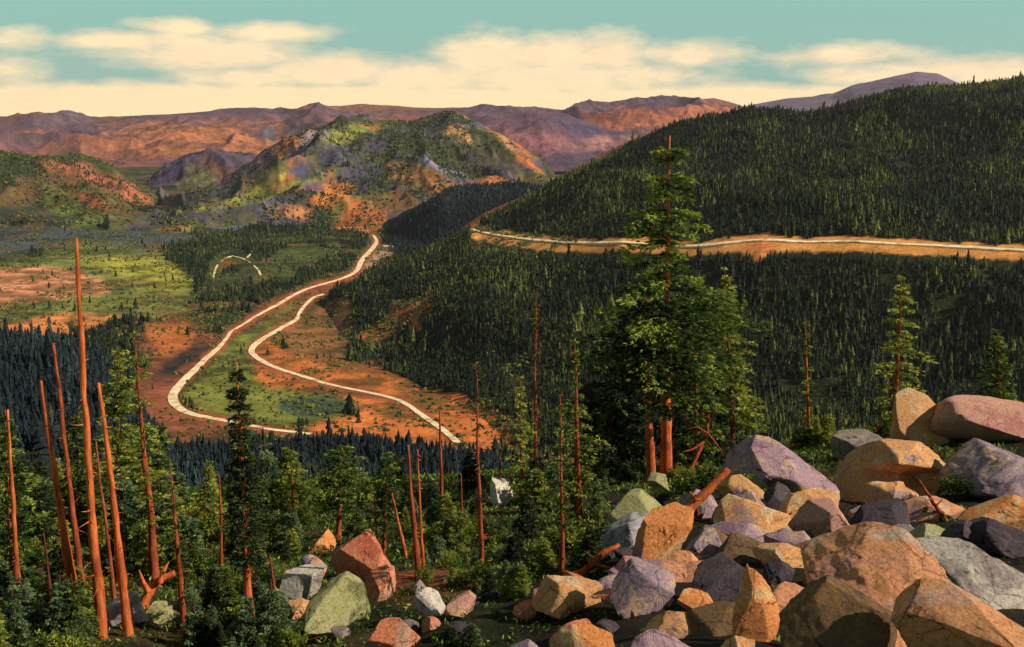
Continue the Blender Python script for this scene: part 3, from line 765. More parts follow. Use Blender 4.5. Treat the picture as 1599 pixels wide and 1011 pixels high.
pH = scatter([Hh], -350, 900, 290, 600, 38000, lambda x, y, z, u, v, own: np.hypot(x, y) > 300)
forest('forest', Hh, pH, 5.6, 6, 7, fol_blue, 0.21, var=0.28)

# ------------------------------------------------------------------ foreground helpers
def ground_pt(u, v):
    h = hit(u, v, [FG], 7, 97, 1500)
    if h is None: h = hit(u, v + 12, [FG], 7, 97, 1500)
    return h
def depth_of(p): return p[1] * CP - p[2] * SP
def at_depth(u, v, d):
    x, y, z = ray(u, v); return np.array([float(x) * d, float(y) * d, float(z) * d])

bark_orange = mat_bark('weathered_orange_bark', (0.58, 0.12, 0.028), (0.20, 0.038, 0.015), (0.74, 0.24, 0.07))
bark_red = mat_bark('red_bark', (0.34, 0.065, 0.02), (0.09, 0.018, 0.010), (0.50, 0.14, 0.05))
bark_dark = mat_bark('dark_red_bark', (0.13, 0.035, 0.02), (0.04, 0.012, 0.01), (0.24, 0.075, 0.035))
fol_hero = mat_foliage('fir_needles', (0.012, 0.026, 0.010), (0.085, 0.13, 0.024), (0.46, 0.50, 0.08), 0.42)
fol_yel = mat_foliage('yellow_green_needles', (0.03, 0.055, 0.012), (0.24, 0.27, 0.04), (0.70, 0.66, 0.11), 0.45)
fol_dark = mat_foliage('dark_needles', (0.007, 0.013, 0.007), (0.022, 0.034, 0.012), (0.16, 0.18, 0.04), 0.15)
fol_sage = mat_foliage('sage_green_needles', (0.02, 0.04, 0.022), (0.12, 0.18, 0.07), (0.42, 0.50, 0.21), 0.42)
fol_red = mat_foliage('dry_red_foliage', (0.05, 0.015, 0.008), (0.20, 0.05, 0.02), (0.36, 0.12, 0.04), 0.2)

def blades(mb, P, Dn, L, wid, tone, r):
    """P tuft centres, Dn directions, rhombic needle sprays"""
    n = len(P)
    rv = r.normal(size=(n, 3)); rv[:, 2] *= 0.5; rv[:, 2] += 0.9
    s = np.cross(Dn, rv); s /= np.linalg.norm(s, axis=1)[:, None] + 1e-9
    w = (wid * L)[:, None]
    a = P; c = P + Dn * L[:, None]; m = P + Dn * (0.45 * L)[:, None]
    v = np.stack([a, m + s * w, c, m - s * w], 1).reshape(-1, 3)
    q = (np.arange(n)[:, None] * 4 + np.arange(4)[None])
    mb.add(v, q, None, np.repeat(tone, 4))

def conifer(name, base, top, wpx, crown, prof, nb, nt_, blade, fol, bark, label, seed, dep, group=None, cat='tree', droop=0.25, twigs=0, updir=0.0, trunk_only=False, wander=0.012, side=None):
    """base, top: world points; prof: list (height fraction, crown half-width in metres)"""
    r = np.random.default_rng(seed)
    root = empty(name, base); tag(root, label, cat, group)
    ax = top - base; h = np.linalg.norm(ax)
    nseg = 22; f = np.linspace(0, 1, nseg)
    wob = np.cumsum(r.normal(0, wander, (nseg, 2)), 0) * h * 0.12; wob -= np.linspace(0, 1, nseg)[:, None] * wob[-1]
    path = f[:, None] * ax[None]; path[:, :2] += wob
    r0 = 0.88 * wpx / 2 * dep / FPX
    rad = r0 * (1 - (0.90 if nb else 0.72) * f ** 0.9) * (1 + 0.10 * r.normal(size=nseg)); rad[0] *= 1.35; rad[1] *= 1.08
    rad = np.maximum(rad, 0.012 * (h / 10))
    P0 = path.copy(); P0[0] -= ax * 0.02 + np.array([0, 0, 0.15])
    tr = MB(); tube(tr, P0, rad, 10)
    def on(ff): return np.stack([np.interp(ff, f, path[:, i]) for i in range(3)], -1)
    for k in range(twigs):                                   # bare broken stubs and twigs
        ff = r.uniform(0.12, 0.97); p = on(ff); az = r.uniform(0, 6.28); L = r.uniform(0.15, 0.8) * (0.4 + 0.6 * (1 - ff)) * h * 0.07
        dd = np.array([math.cos(az), math.sin(az), r.uniform(-0.5, 0.25)])
        pp = [p, p + dd * L * 0.5, p + dd * L + np.array([0, 0, r.uniform(-.2, .3) * L])]
        tube(tr, pp, [0.035 * r0 / 0.15 + 0.01, 0.016, 0.006], 3)
    cm = MB()
    if nb:
        pf = np.array(prof, float)
        nl = max(5, int(nb / 7.5)); lv = np.sort(np.linspace(0, 1, nl) ** 0.92 + r.normal(0, 0.012, nl))
        fb = crown + (0.995 - crown) * np.clip(np.repeat(lv, -(-nb // nl))[:nb] + r.normal(0, 0.10 / nl, nb), 0, 1)
        az = np.arange(nb) * 2.4 + r.normal(0, 0.5, nb)
        lobes = 0.72 + 0.5 * noise2(fb * 9 + seed, np.cos(az) * 1.3 + 5, seed)
        R = np.interp(fb, pf[:, 0], pf[:, 1]) * np.clip(r.normal(0.86, 0.30, nb), 0.22, 1.35) * lobes
        if side is not None: R = R * (1 + side * np.cos(az))
        R = np.maximum(R, 0.03 * h * 0.2)
        B = on(fb); dh = np.stack([np.cos(az), np.sin(az)], -1)
        for k in range(nb):
            L = R[k]; e = B[k] + np.array([dh[k, 0] * L, dh[k, 1] * L, (updir - droop) * L])
            m = B[k] + np.array([dh[k, 0] * L * 0.5, dh[k, 1] * L * 0.5, (updir - droop * 0.25) * L * 0.5])
            if L > 0.3: tube(cm, [B[k], m, e], [max(0.012, 0.03 * L), 0.018, 0.006], 3, tone=0.12, cap=False)
            nn_ = max(5, int(1.7 * nt_ * (0.35 + L / (pf[:, 1].max() + 1e-6))))
            s = r.uniform(0.12, 1.0, nn_) ** 0.75
            C = (1 - s)[:, None]**2 * B[k] + (2 * s * (1 - s))[:, None] * m + (s**2)[:, None] * e
            lat = np.array([-dh[k, 1], dh[k, 0], 0]); sp = 0.34 * L * (1.05 - 0.6 * s)
            off = r.uniform(-1, 1, nn_)
            C = C + lat[None] * (off * sp)[:, None]; C[:, 2] += r.normal(0, 0.04 * L + 0.01, nn_)
            nb_ = 5
            Cc_ = np.repeat(C, nb_, 0)
            Dn = dh[k][None].repeat(nn_ * nb_, 0); Dn = np.column_stack([Dn, np.full(len(Dn), -0.12)])
            Dn = Dn + lat[None] * np.repeat(off, nb_)[:, None] * 0.8 + r.normal(0, 0.55, Dn.shape) * np.array([1, 1, 0.55])
            Dn /= np.linalg.norm(Dn, axis=1)[:, None] + 1e-9
            Lb = blade * 0.78 * r.uniform(0.6, 1.35, len(Dn))
            cl = r.uniform(-0.26, 0.30) + 0.22 * (s - 0.5)  # lighter toward the branch tip: lit edges and dark interior painted into the tone
            tn = np.clip(np.repeat(0.38 + cl + r.normal(0, 0.12, nn_), nb_) + r.normal(0, 0.05, len(Dn)), 0, 1)
            blades(cm, Cc_, Dn, Lb, 0.13, tn, r)
    t_ = tr.obj('trunk', bark, root, smooth=True)
    if nb:
        cm.obj('crown', fol, root)
    return root

used = []
def plant(name, ub, vb, ut, vt, wpx, label, crown=1.0, halfs=(), nb=0, nt_=8, bl=None, fol=None, bark=None, seed=0, **kw):
    p = ground_pt(ub, vb); d = depth_of(p); top = at_depth(ut, vt, d)
    top[1] = p[1]; # stay above the base
    sc = p[1] / (CP + (-(vt - H / 2) / FPX) * SP); x_, y_, z_ = ray(ut, vt); top = np.array([float(x_), float(y_), float(z_)]) * sc
    prof = [(a, b * d / FPX) for a, b in halfs] if halfs else [(0, 0.1), (1, 0.1)]
    used.append((ub, vb))
    return conifer(name, p, top, wpx, crown, prof, nb, nt_, (bl or 9) * d / FPX, fol or fol_hero, bark or bark_red, label, seed + 100, d, **kw)

# ------------------------------------------------------------------ the marked trees
snags = 'bare standing trunks at the left edge'
plant('dead_tree', 124, 992, 65, 594, 19, 'thick bare orange trunk leaning left, the shorter one cut off beside the leftmost edge', bark=bark_orange, twigs=16, seed=1, cat='dead tree')
plant('dead_tree', 132, 958, 83, 536, 15, 'dark red bare trunk with short twigs standing behind the thick orange one', bark=bark_red, twigs=34, seed=2, cat='dead tree')
plant('dead_tree', 158, 996, 119, 372, 19, 'tallest bare orange trunk rising above the meadow, no branches', bark=bark_orange, twigs=18, seed=3, cat='dead tree')
plant('dead_tree', 201, 994, 154, 598, 18, 'orange bare trunk thinning to a twiggy top, right of the tallest trunk', bark=bark_orange, twigs=26, seed=4, cat='dead tree')
plant('conifer', 241, 905, 209, 520, 17, 'slim conifer with red trunk and thin yellow-green foliage on its upper half', 0.25, [(0.2, 22), (0.5, 34), (0.8, 24), (1, 3)], 70, 5, 7, fol_yel, bark_red, 5, twigs=20)
plant('dead_tree', 288, 992, 267, 732, 14, 'slender orange trunk with a few green sprigs, left of the dark spire', 0.55, [(0.5, 16), (0.9, 10), (1, 2)], 26, 5, 7, fol_hero, bark_red, 6, twigs=14, cat='dead tree')
plant('conifer', 391, 990, 370, 566, 17, 'narrow dark green spire standing in front of the hairpin road', 0.28, [(0.25, 34), (0.45, 32), (0.62, 24), (0.75, 17), (0.9, 14), (1, 4)], 260, 10, 8, fol_dark, bark_orange, 7, twigs=8, droop=0.35)
plant('dead_tree', 437, 985, 421, 868, 9, 'short thin snag at the bottom, right of the dark spire', bark=bark_red, twigs=7, seed=8, cat='dead tree')
plant('dead_tree', 84, 975, 68, 832, 9, 'small dark red snag with a side branch in the bottom left corner', bark=bark_dark, twigs=12, seed=9, cat='dead tree')
plant('conifer', 461, 838, 455, 723, 8, 'small tree with flat yellow-green top on a thin reddish trunk', 0.35, [(0.35, 18), (0.7, 34), (0.95, 24), (1, 4)], 42, 6, 7, fol_yel, bark_red, 10)
plant('broad_tree', 528, 842, 534, 700, 11, 'rounded green tree with spreading red lower limbs above the coral boulder', 0.3, [(0.3, 30), (0.6, 48), (0.85, 36), (1, 8)], 80, 7, 8, fol_hero, bark_red, 11, twigs=26, updir=0.35)
plant('conifer', 600, 868, 607, 706, 8, 'small dark conifer just left of the double trunk', 0.3, [(0.3, 30), (0.7, 24), (1, 3)], 70, 7, 7, fol_hero, bark_red, 12)
plant('dead_tree', 634, 872, 612, 770, 8, 'thin pinkish leaning pole between the dark conifer and the double trunk', bark=bark_orange, twigs=3, seed=13, cat='dead tree')
plant('dead_tree', 655, 912, 637, 695, 14, 'left trunk of the red twin snags above the tangled roots', bark=bark_red, twigs=16, seed=14, cat='dead tree')
plant('dead_tree', 662, 908, 652, 702, 8, 'thinner right trunk of the red twin snags above the tangled roots', bark=bark_orange, twigs=10, seed=15, cat='dead tree')
plant('dead_tree', 690, 812, 686, 636, 9, 'thin brown snag standing below the end of the switchback road', bark=bark_red, twigs=14, seed=16, cat='dead tree')
plant('dead_tree', 753, 885, 744, 566, 10, 'tall twiggy snag with sparse needles left of the white rock', 0.35, [(0.3, 16), (0.7, 12), (1, 2)], 40, 4, 6, fol_dark, bark_red, 17, twigs=50, cat='dead tree')
plant('dead_tree', 782, 772, 780, 690, 7, 'short snag standing behind the white rock', bark=bark_red, twigs=8, seed=18, cat='dead tree')
plant('conifer', 815, 785, 813, 588, 7, 'slim yellow-green conifer left of the tall central snag', 0.2, [(0.2, 20), (0.6, 15), (1, 2)], 90, 5, 6, fol_yel, bark_red, 19)
plant('dead_tree', 836, 770, 838, 444, 9, 'tallest snag in the middle, bare red spire against the forested hillside', 0.15, [(0.1, 16), (0.5, 10), (0.8, 4), (1, 1)], 46, 4, 6, fol_dark, bark_red, 20, twigs=90, cat='dead tree')
plant('conifer', 877, 905, 874, 608, 10, 'straight red trunk with thin dark foliage, rising from behind the bottom rocks', 0.3, [(0.3, 14), (0.6, 20), (0.85, 12), (1, 2)], 64, 5, 7, fol_hero, bark_red, 21, twigs=36)
plant('conifer', 905, 812, 897, 532, 15, 'brown conifer with a bare spiky top and green lower branches', 0.2, [(0.15, 30), (0.5, 32), (0.66, 20), (0.72, 6), (1, 2)], 110, 6, 7, fol_yel, bark_red, 22, twigs=60)
plant('conifer', 1040, 750, 1046, 212, 23, 'tallest conifer, broad dark crown over the hillside road on a thick red trunk', 0.34,
      [(0.15, 40), (0.30, 60), (0.40, 96), (0.50, 118), (0.56, 112), (0.60, 56), (0.66, 44), (0.72, 62), (0.80, 54), (0.84, 34), (0.9, 36), (0.96, 20), (1, 8)], 150, 22, 11, fol_hero, bark_orange, 23, twigs=40, droop=0.16, side=-0.12)
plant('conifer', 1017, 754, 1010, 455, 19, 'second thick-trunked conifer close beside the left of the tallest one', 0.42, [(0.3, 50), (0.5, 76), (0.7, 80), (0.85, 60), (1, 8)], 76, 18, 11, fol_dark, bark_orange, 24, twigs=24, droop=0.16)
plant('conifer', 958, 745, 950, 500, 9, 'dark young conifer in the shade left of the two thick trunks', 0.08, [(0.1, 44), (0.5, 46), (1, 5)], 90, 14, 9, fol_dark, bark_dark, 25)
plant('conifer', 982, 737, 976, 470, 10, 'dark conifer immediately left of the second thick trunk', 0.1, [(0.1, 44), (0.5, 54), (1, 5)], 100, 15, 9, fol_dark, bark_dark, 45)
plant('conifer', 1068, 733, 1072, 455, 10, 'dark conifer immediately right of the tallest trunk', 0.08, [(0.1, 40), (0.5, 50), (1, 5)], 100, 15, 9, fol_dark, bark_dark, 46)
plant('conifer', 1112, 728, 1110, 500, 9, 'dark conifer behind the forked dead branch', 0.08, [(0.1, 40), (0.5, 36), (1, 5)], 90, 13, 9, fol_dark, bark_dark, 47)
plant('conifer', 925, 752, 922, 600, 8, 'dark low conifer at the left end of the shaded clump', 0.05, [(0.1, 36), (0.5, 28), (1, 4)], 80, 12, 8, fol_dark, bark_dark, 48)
plant('conifer', 1085, 738, 1092, 425, 10, 'dark conifer between the tallest tree and the yellow-green one', 0.12, [(0.1, 36), (0.45, 42), (0.75, 36), (1, 4)], 150, 9, 10, fol_hero, bark_red, 26)
plant('conifer', 1146, 712, 1132, 418, 11, 'slender conifer with pale yellow-green right side beside the purple slab', 0.1, [(0.05, 30), (0.4, 34), (0.7, 24), (0.85, 10), (1, 2)], 170, 7, 8, fol_yel, bark_red, 27, side=0.3)
plant('conifer', 1262, 690, 1258, 500, 8, 'thin ragged conifer above the orange ground patch', 0.1, [(0.05, 18), (0.5, 14), (0.8, 7), (1, 2)], 76, 5, 6, fol_hero, bark_orange, 28, twigs=24)
plant('conifer', 1394, 688, 1407, 432, 14, 'sparse conifer leaning right with red trunk, rising behind the tan dome rock', 0.12, [(0.08, 26), (0.35, 40), (0.7, 26), (0.9, 14), (1, 3)], 110, 6, 8, fol_yel, bark_red, 29, twigs=16, side=0.25)
plant('conifer', 1562, 664, 1558, 515, 12, 'reddish conifer at the right edge behind the rocks', 0.1, [(0.05, 34), (0.5, 26), (1, 3)], 100, 7, 8, fol_hero, bark_red, 30, twigs=10)
plant('dead_tree', 347, 905, 342, 742, 8, 'thin red snag among the bushes left of the dark spire', bark=bark_red, twigs=14, seed=51, cat='dead tree')
plant('dead_tree', 590, 868, 584, 772, 6, 'thin red stick tree left of the small dark conifer', bark=bark_red, twigs=8, seed=52, cat='dead tree')
plant('dead_tree', 178, 940, 150, 690, 9, 'slim dark red snag behind the orange twiggy-topped trunk', bark=bark_red, twigs=20, seed=53, cat='dead tree')
plant('dead_tree', 723, 850, 720, 740, 6, 'thin red snag left of the tall twiggy snag', bark=bark_red, twigs=12, seed=54, cat='dead tree')
plant('dead_tree', 30, 985, 12, 640, 13, 'orange bare trunk at the extreme left of the thicket', bark=bark_orange, twigs=10, seed=55, cat='dead tree')
plant('conifer', 183, 830, 186, 540, 10, 'bushy bright yellow-green conifer between the bare orange trunks', 0.05, [(0, 50), (0.4, 46), (0.75, 26), (1, 5)], 190, 8, 9, fol_yel, bark_red, 31)
plant('conifer', 128, 850, 120, 640, 9, 'green conifer partly hidden behind the tallest bare trunk', 0.05, [(0, 46), (0.5, 34), (1, 4)], 130, 8, 9, fol_hero, bark_dark, 32)
plant('conifer', 62, 880, 52, 700, 9, 'dark conifer behind the leftmost leaning trunk', 0.05, [(0, 46), (0.5, 36), (1, 4)], 120, 8, 9, fol_dark, bark_dark, 33)
plant('conifer', 248, 860, 246, 652, 9, 'green conifer right of the slim red-trunked conifer', 0.05, [(0, 40), (0.5, 30), (1, 4)], 120, 8, 9, fol_hero, bark_dark, 34)
plant('conifer', 325, 850, 326, 722, 8, 'short yellow-green conifer in the gap left of the dark spire', 0.05, [(0, 34), (0.5, 26), (1, 3)], 100, 7, 8, fol_yel, bark_dark, 35)
plant('conifer', 20, 930, 8, 640, 13, 'green conifer at the extreme left edge', 0.1, [(0, 60), (0.5, 44), (1, 4)], 150, 9, 10, fol_hero, bark_red, 36)

# ------------------------------------------------------------------ rocks
def ico(n):
    import bmesh
    bm = bmesh.new(); bmesh.ops.create_icosphere(bm, subdivisions=n, radius=1.0)
    v = np.array([p.co[:] for p in bm.verts]); f = np.array([[q.index for q in p.verts] for p in bm.faces]); bm.free()
    return v, f
ICO = {4: ico(4), 5: ico(5), 6: ico(6)}
RC = {
    'purple': [(0.24, 0.145, 0.18), (0.36, 0.22, 0.25), (0.56, 0.34, 0.22)],
    'violetgrey': [(0.14, 0.09, 0.12), (0.30, 0.21, 0.23), (0.58, 0.36, 0.24)],
    'orange': [(0.34, 0.17, 0.16), (0.64, 0.23, 0.07), (0.64, 0.38, 0.17)],
    'tan': [(0.36, 0.22, 0.20), (0.62, 0.30, 0.12), (0.66, 0.46, 0.27)],
    'coral': [(0.52, 0.13, 0.065), (0.62, 0.20, 0.10), (0.50, 0.28, 0.18)],
    'pink': [(0.50, 0.20, 0.17), (0.55, 0.27, 0.20), (0.56, 0.34, 0.16)],
    'ochre': [(0.46, 0.16, 0.07), (0.62, 0.28, 0.12), (0.54, 0.31, 0.22)],
    'mossy': [(0.16, 0.15, 0.06), (0.34, 0.31, 0.13), (0.44, 0.38, 0.20)],
    'pale': [(0.26, 0.20, 0.18), (0.52, 0.44, 0.36), (0.70, 0.60, 0.46)],
    'grey': [(0.12, 0.10, 0.09), (0.23, 0.18, 0.15), (0.34, 0.26, 0.21)],
    'mixed': [(0.58, 0.25, 0.19), (0.62, 0.27, 0.12), (0.46, 0.38, 0.32)],
    'multi': [(0.26, 0.16, 0.20), (0.53, 0.27, 0.10), (0.55, 0.35, 0.08)],
    'salmon': [(0.34, 0.20, 0.22), (0.62, 0.26, 0.13), (0.62, 0.42, 0.26)],
    'greyish': [(0.17, 0.15, 0.16), (0.34, 0.30, 0.30), (0.50, 0.44, 0.40)],
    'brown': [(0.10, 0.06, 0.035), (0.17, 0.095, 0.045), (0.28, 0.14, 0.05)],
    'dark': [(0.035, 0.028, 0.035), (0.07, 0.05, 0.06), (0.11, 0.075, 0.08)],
}
ROCKPX = []
def rock(poly, col, label, seed, depth=0.75, cuts=5, sub=5, dents=(), dz=0.0, box=0.5, rough=1.0, group=None, push=0.0, name='boulder'):
    """boulder with the outline poly (picture points) given real size, depth and facets"""
    r = np.random.default_rng(seed * 13 + 5)
    P = np.array(poly, float); cu, cv = (P[:, 0].min() + P[:, 0].max()) / 2, (P[:, 1].min() + P[:, 1].max()) / 2
    wpx = P[:, 0].max() - P[:, 0].min(); bot = P[:, 1].max()
    g = ground_pt(cu, min(bot, 1060))
    if g is None: g = ground_pt(cu, bot + 25)
    d = depth_of(g) + push
    C = at_depth(cu, cv, d); sc = d / FPX
    w = wpx * sc; dep = w * depth * 0.5
    rx, ry, rz = (float(q) for q in ray(cu, cv)); ey = np.array([rx, ry, rz]); ey /= np.linalg.norm(ey)
    ex_ = np.array([ey[1], -ey[0], 0.0]); ex_ /= np.linalg.norm(ex_); ez = np.cross(ex_, ey)
    B3 = np.stack([ex_, ey, ez])                                 # rows: the rock's own right, deep and up axes
    C = C + ey * dep * 0.35
    out = np.stack([(P[:, 0] - cu) * sc, -(P[:, 1] - cv) * sc], -1) * (1.10 + 0.35 * dep / d)
    V, Fc = ICO[sub]
    th = np.arctan2(V[:, 2], V[:, 0]); rad = np.full(len(V), 1e-3)
    cx, sx = np.cos(th), np.sin(th)
    for k in range(len(out)):
        a, b_ = out[k], out[(k + 1) % len(out)]; e = b_ - a
        den = cx * e[1] - sx * e[0]; den = np.where(np.abs(den) < 1e-9, 1e-9, den)
        t = (a[0] * e[1] - a[1] * e[0]) / den; s_ = (a[0] * sx - a[1] * cx) / den
        ok = (t > 0) & (s_ >= -1e-6) & (s_ <= 1 + 1e-6); rad = np.where(ok, np.maximum(rad, t), rad)
    rho = np.hypot(V[:, 0], V[:, 2]) ** box
    Q = np.column_stack([rad * cx * rho, np.sign(V[:, 1]) * np.abs(V[:, 1]) ** 0.85 * dep, rad * sx * rho])
    Q = Q @ B3
    low = np.clip(-Q[:, 2] / (abs(Q[:, 2].min()) + 1e-6) - 0.35, 0, 1)
    Q[:, 2] -= low * 0.3 * dep                                  # sits into the soil
    for k in range(cuts + (6 if cuts > 1 else 1)):
        nrm = np.array([r.normal(0, 0.8), -abs(r.normal(0.9, 0.4)), r.normal(0.55, 0.6)]) @ B3; nrm /= np.linalg.norm(nrm)
        off = np.quantile(Q @ nrm, r.uniform(0.60, 0.88)); ex = Q @ nrm - off
        Q = Q - np.where(ex > 0, ex * 0.985, 0)[:, None] * nrm
    qx, qz = Q @ ex_, Q @ ez                                     # restore the full outline after splitting off the facets
    kx = (out[:, 0].max() - out[:, 0].min()) / (qx.max() - qx.min()); kz = (out[:, 1].max() - out[:, 1].min()) / (qz.max() - qz.min() + 1e-6)
    kz = max(0.9, min(kz, 1.25)); kx = min(kx, 1.3)
    Q = Q + ((qx - (qx.max() + qx.min()) / 2) * kx + (out[:, 0].max() + out[:, 0].min()) / 2 - qx)[:, None] * ex_
    Q = Q + ((qz - qz.max()) * kz + out[:, 1].max() - qz)[:, None] * ez
    for (du, dv, ru, rv, dd) in dents:                           # hollows under overhangs
        x0, z0 = (du - cu) * sc, -(dv - cv) * sc
        lx, lz = Q @ ex_, Q @ ez
        m = np.exp(-(((lx - x0) / (ru * sc)) ** 2 + ((lz - z0) / (rv * sc)) ** 2) ** 2) * (V[:, 1] < 0.2)
        Q = Q + (m * dd * dep)[:, None] * ey
    nr = Q / (np.linalg.norm(Q, axis=1)[:, None] + 1e-9)
    sz = w * 0.5
    dsp = 0.06 * (fbm3(Q + seed * 3.1, 1.6 / sz, seed, 5) - 0.5) + 0.055 * (np.abs(fbm3(Q + 9, 4.5 / sz, seed + 7, 4) - 0.5) * -2 + 0.3)
    Q = Q + nr * (dsp * sz * rough)[:, None] * 2
    mb = MB(); mb.add(Q, None, Fc)
    o = mb.obj(name, mat_rock(col, RC[col]), smooth=True, loc=C)
    if name == 'boulder': pass
    tag(o, label, 'boulder' if name == 'boulder' else 'rock', group)
    if name == 'boulder': ROCKPX.append((P[:, 0].min(), P[:, 1].min(), P[:, 0].max(), P[:, 1].max(), d))
    return o
def ray_n(u, v):
    x, y, z = ray(u, v); n = np.array([float(x), float(y), 0.0]); return n / np.linalg.norm(n)

rock([(1238, 925), (1262, 895), (1300, 868), (1345, 845), (1388, 828), (1420, 826), (1452, 842), (1476, 880), (1500, 930), (1530, 985), (1500, 1050), (1330, 1050), (1260, 985)], 'mixed',
     'largest boulder, ochre and pink with a peaked top, in the bottom right corner', 71, 0.7, 3, 6, box=0.62, rough=0.8)
rock([(1405, 970), (1440, 940), (1490, 926), (1560, 920), (1625, 930), (1640, 1060), (1430, 1060)], 'ochre', 'broad tan slab under the pale lichen rock in the bottom right corner', 61, 0.7, 5, 6, box=0.45, rough=0.7, push=-1.0)
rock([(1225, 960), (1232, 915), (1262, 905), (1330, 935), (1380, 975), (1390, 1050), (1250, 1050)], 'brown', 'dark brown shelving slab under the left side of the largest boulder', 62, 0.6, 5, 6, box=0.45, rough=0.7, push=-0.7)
rock([(1410, 838), (1440, 822), (1480, 820), (1500, 835), (1495, 858), (1430, 862)], 'mossy', 'flat grey-green rock lying behind the largest boulder', 2, 0.9, push=0.6)
rock([(1418, 872), (1450, 850), (1500, 850), (1560, 866), (1615, 888), (1615, 935), (1500, 950), (1445, 935)], 'pale', 'pale lichen-covered rock resting at the right end of the largest boulder', 3, 0.7, push=-0.8)
rock([(1133, 745), (1150, 712), (1178, 688), (1212, 689), (1240, 708), (1272, 735), (1302, 760), (1290, 778), (1255, 798), (1225, 775), (1195, 748), (1160, 755)], 'purple',
     'large tilted purple slab with a straight right edge', 4, 0.65, 4, 6, box=0.45, rough=0.45, dents=[(1215, 775, 26, 22, 0.9)])
rock([(1190, 755), (1230, 770), (1250, 795), (1235, 815), (1200, 795), (1185, 775)], 'dark', 'small added rock coloured dark as the crack shadow under the purple slab', 5, 0.8, push=0.5)  # near-black rock added where the slab's crack is only in shadow
rock([(1118, 765), (1140, 742), (1180, 745), (1198, 760), (1190, 778), (1150, 785)], 'multi', 'yellow-stained rock at the lower left foot of the purple slab', 6, 0.8)
rock([(1120, 808), (1135, 785), (1165, 777), (1200, 782), (1228, 802), (1232, 822), (1205, 832), (1160, 836), (1122, 826)], 'tan', 'rounded orange-tan boulder in front of the purple slab', 7, 0.8)
rock([(1110, 830), (1125, 818), (1180, 822), (1205, 838), (1195, 852), (1130, 850)], 'purple', 'low mauve rock under the rounded tan boulder', 8, 0.8)
rock([(1230, 832), (1240, 800), (1262, 785), (1295, 780), (1325, 790), (1345, 822), (1338, 845), (1290, 838), (1255, 845)], 'pink', 'pink and yellow broken boulder right of the rounded tan one', 9, 0.8, 6)
rock([(1318, 812), (1328, 790), (1350, 798), (1362, 818), (1340, 826)], 'purple', 'small pointed mauve rock beside the pink and yellow boulder', 10, 0.9)
rock([(1348, 800), (1365, 792), (1408, 792), (1430, 806), (1426, 826), (1395, 832), (1360, 826)], 'purple', 'flat-topped lilac rock below the hollow boulder', 11, 0.8)
rock([(1303, 770), (1322, 738), (1350, 708), (1385, 692), (1425, 690), (1462, 703), (1482, 720), (1478, 752), (1440, 775), (1380, 790), (1320, 788)], 'tan',
     'big hollow boulder with an overhanging lip and dark cavity', 12, 0.85, 3, 6, dents=[(1425, 746, 62, 17, 0.85)], rough=0.6)
rock([(1478, 770), (1482, 725), (1505, 700), (1540, 692), (1600, 700), (1625, 740), (1615, 785), (1530, 782)], 'violetgrey', 'grey-violet boulder at the right edge, level with the hollow boulder', 13, 0.8)
rock([(1505, 810), (1530, 785), (1590, 772), (1620, 800), (1600, 840), (1540, 832)], 'orange', 'orange rock at the right edge below the grey-violet boulder', 14, 0.8)
rock([(1398, 688), (1400, 622), (1418, 612), (1445, 622), (1468, 645), (1480, 672), (1478, 700), (1410, 700)], 'tan', 'smooth tan dome rock behind the leaning conifer', 15, 0.9, 1, 5, box=0.8, rough=0.5)
rock([(1462, 690), (1478, 655), (1510, 638), (1550, 626), (1610, 622), (1620, 690)], 'pink', 'smooth rosy dome rock at the right edge beside the tan dome', 16, 0.8, 1, 5, box=0.8, rough=0.5)
rock([(1300, 700), (1310, 680), (1340, 672), (1370, 680), (1375, 708), (1340, 722), (1305, 718)], 'grey', 'brownish grey rock among bushes left of the tan dome', 17, 0.8)
rock([(1178, 868), (1190, 852), (1225, 850), (1252, 862), (1262, 880), (1240, 892), (1200, 885)], 'tan', 'smooth tan rock left of the largest boulder top', 18, 0.8, 2)
rock([(1150, 960), (1152, 905), (1160, 888), (1185, 905), (1210, 930), (1218, 975), (1200, 1000), (1155, 1000)], 'orange', 'upright pointed orange rock at the bottom, left of the largest boulder', 119, 0.7, 3)
rock([(1060, 965), (1075, 935), (1105, 924), (1125, 935), (1125, 975), (1080, 985)], 'orange', 'small orange rock at the bottom in the dark hollow', 20, 0.8)
rock([(1085, 890), (1115, 868), (1160, 868), (1190, 890), (1190, 930), (1140, 950), (1090, 935)], 'dark', 'dark violet boulder behind the pointed orange rock', 21, 0.9)
rock([(1065, 870), (1072, 838), (1100, 825), (1130, 840), (1135, 868), (1100, 885)], 'violetgrey', 'grey-violet rock between the tall orange block and the tan boulder', 22, 0.8)
rock([(992, 868), (998, 835), (1015, 805), (1045, 788), (1072, 800), (1078, 840), (1068, 880), (1045, 895), (1010, 885)], 'orange', 'tall orange block standing in the centre right of the rocks', 123, 0.8, 3, 6, box=0.4)
rock([(958, 945), (962, 905), (985, 875), (1020, 880), (1050, 900), (1050, 925), (1020, 955), (975, 965)], 'violetgrey', 'pale violet faceted rock below the tall orange block', 24, 0.8, 6)
rock([(962, 890), (970, 870), (990, 872), (1000, 888), (985, 900)], 'pink', 'small bright pink rock left of the violet faceted rock', 25, 0.9, push=-0.4)
rock([(1042, 885), (1050, 862), (1075, 862), (1095, 880), (1080, 905), (1050, 900)], 'ochre', 'yellow-orange rock right of the violet faceted rock', 26, 0.8, push=-0.2)
rock([(950, 800), (965, 768), (985, 765), (1025, 782), (1042, 800), (1010, 815), (970, 820)], 'mossy', 'grey-green slab half buried in bushes below the thick trunks', 27, 0.7, 4, box=0.5)
rock([(1012, 760), (1022, 740), (1040, 752), (1044, 778), (1025, 785)], 'mossy', 'small mossy rock at the foot of the thick red trunks', 28, 0.9)
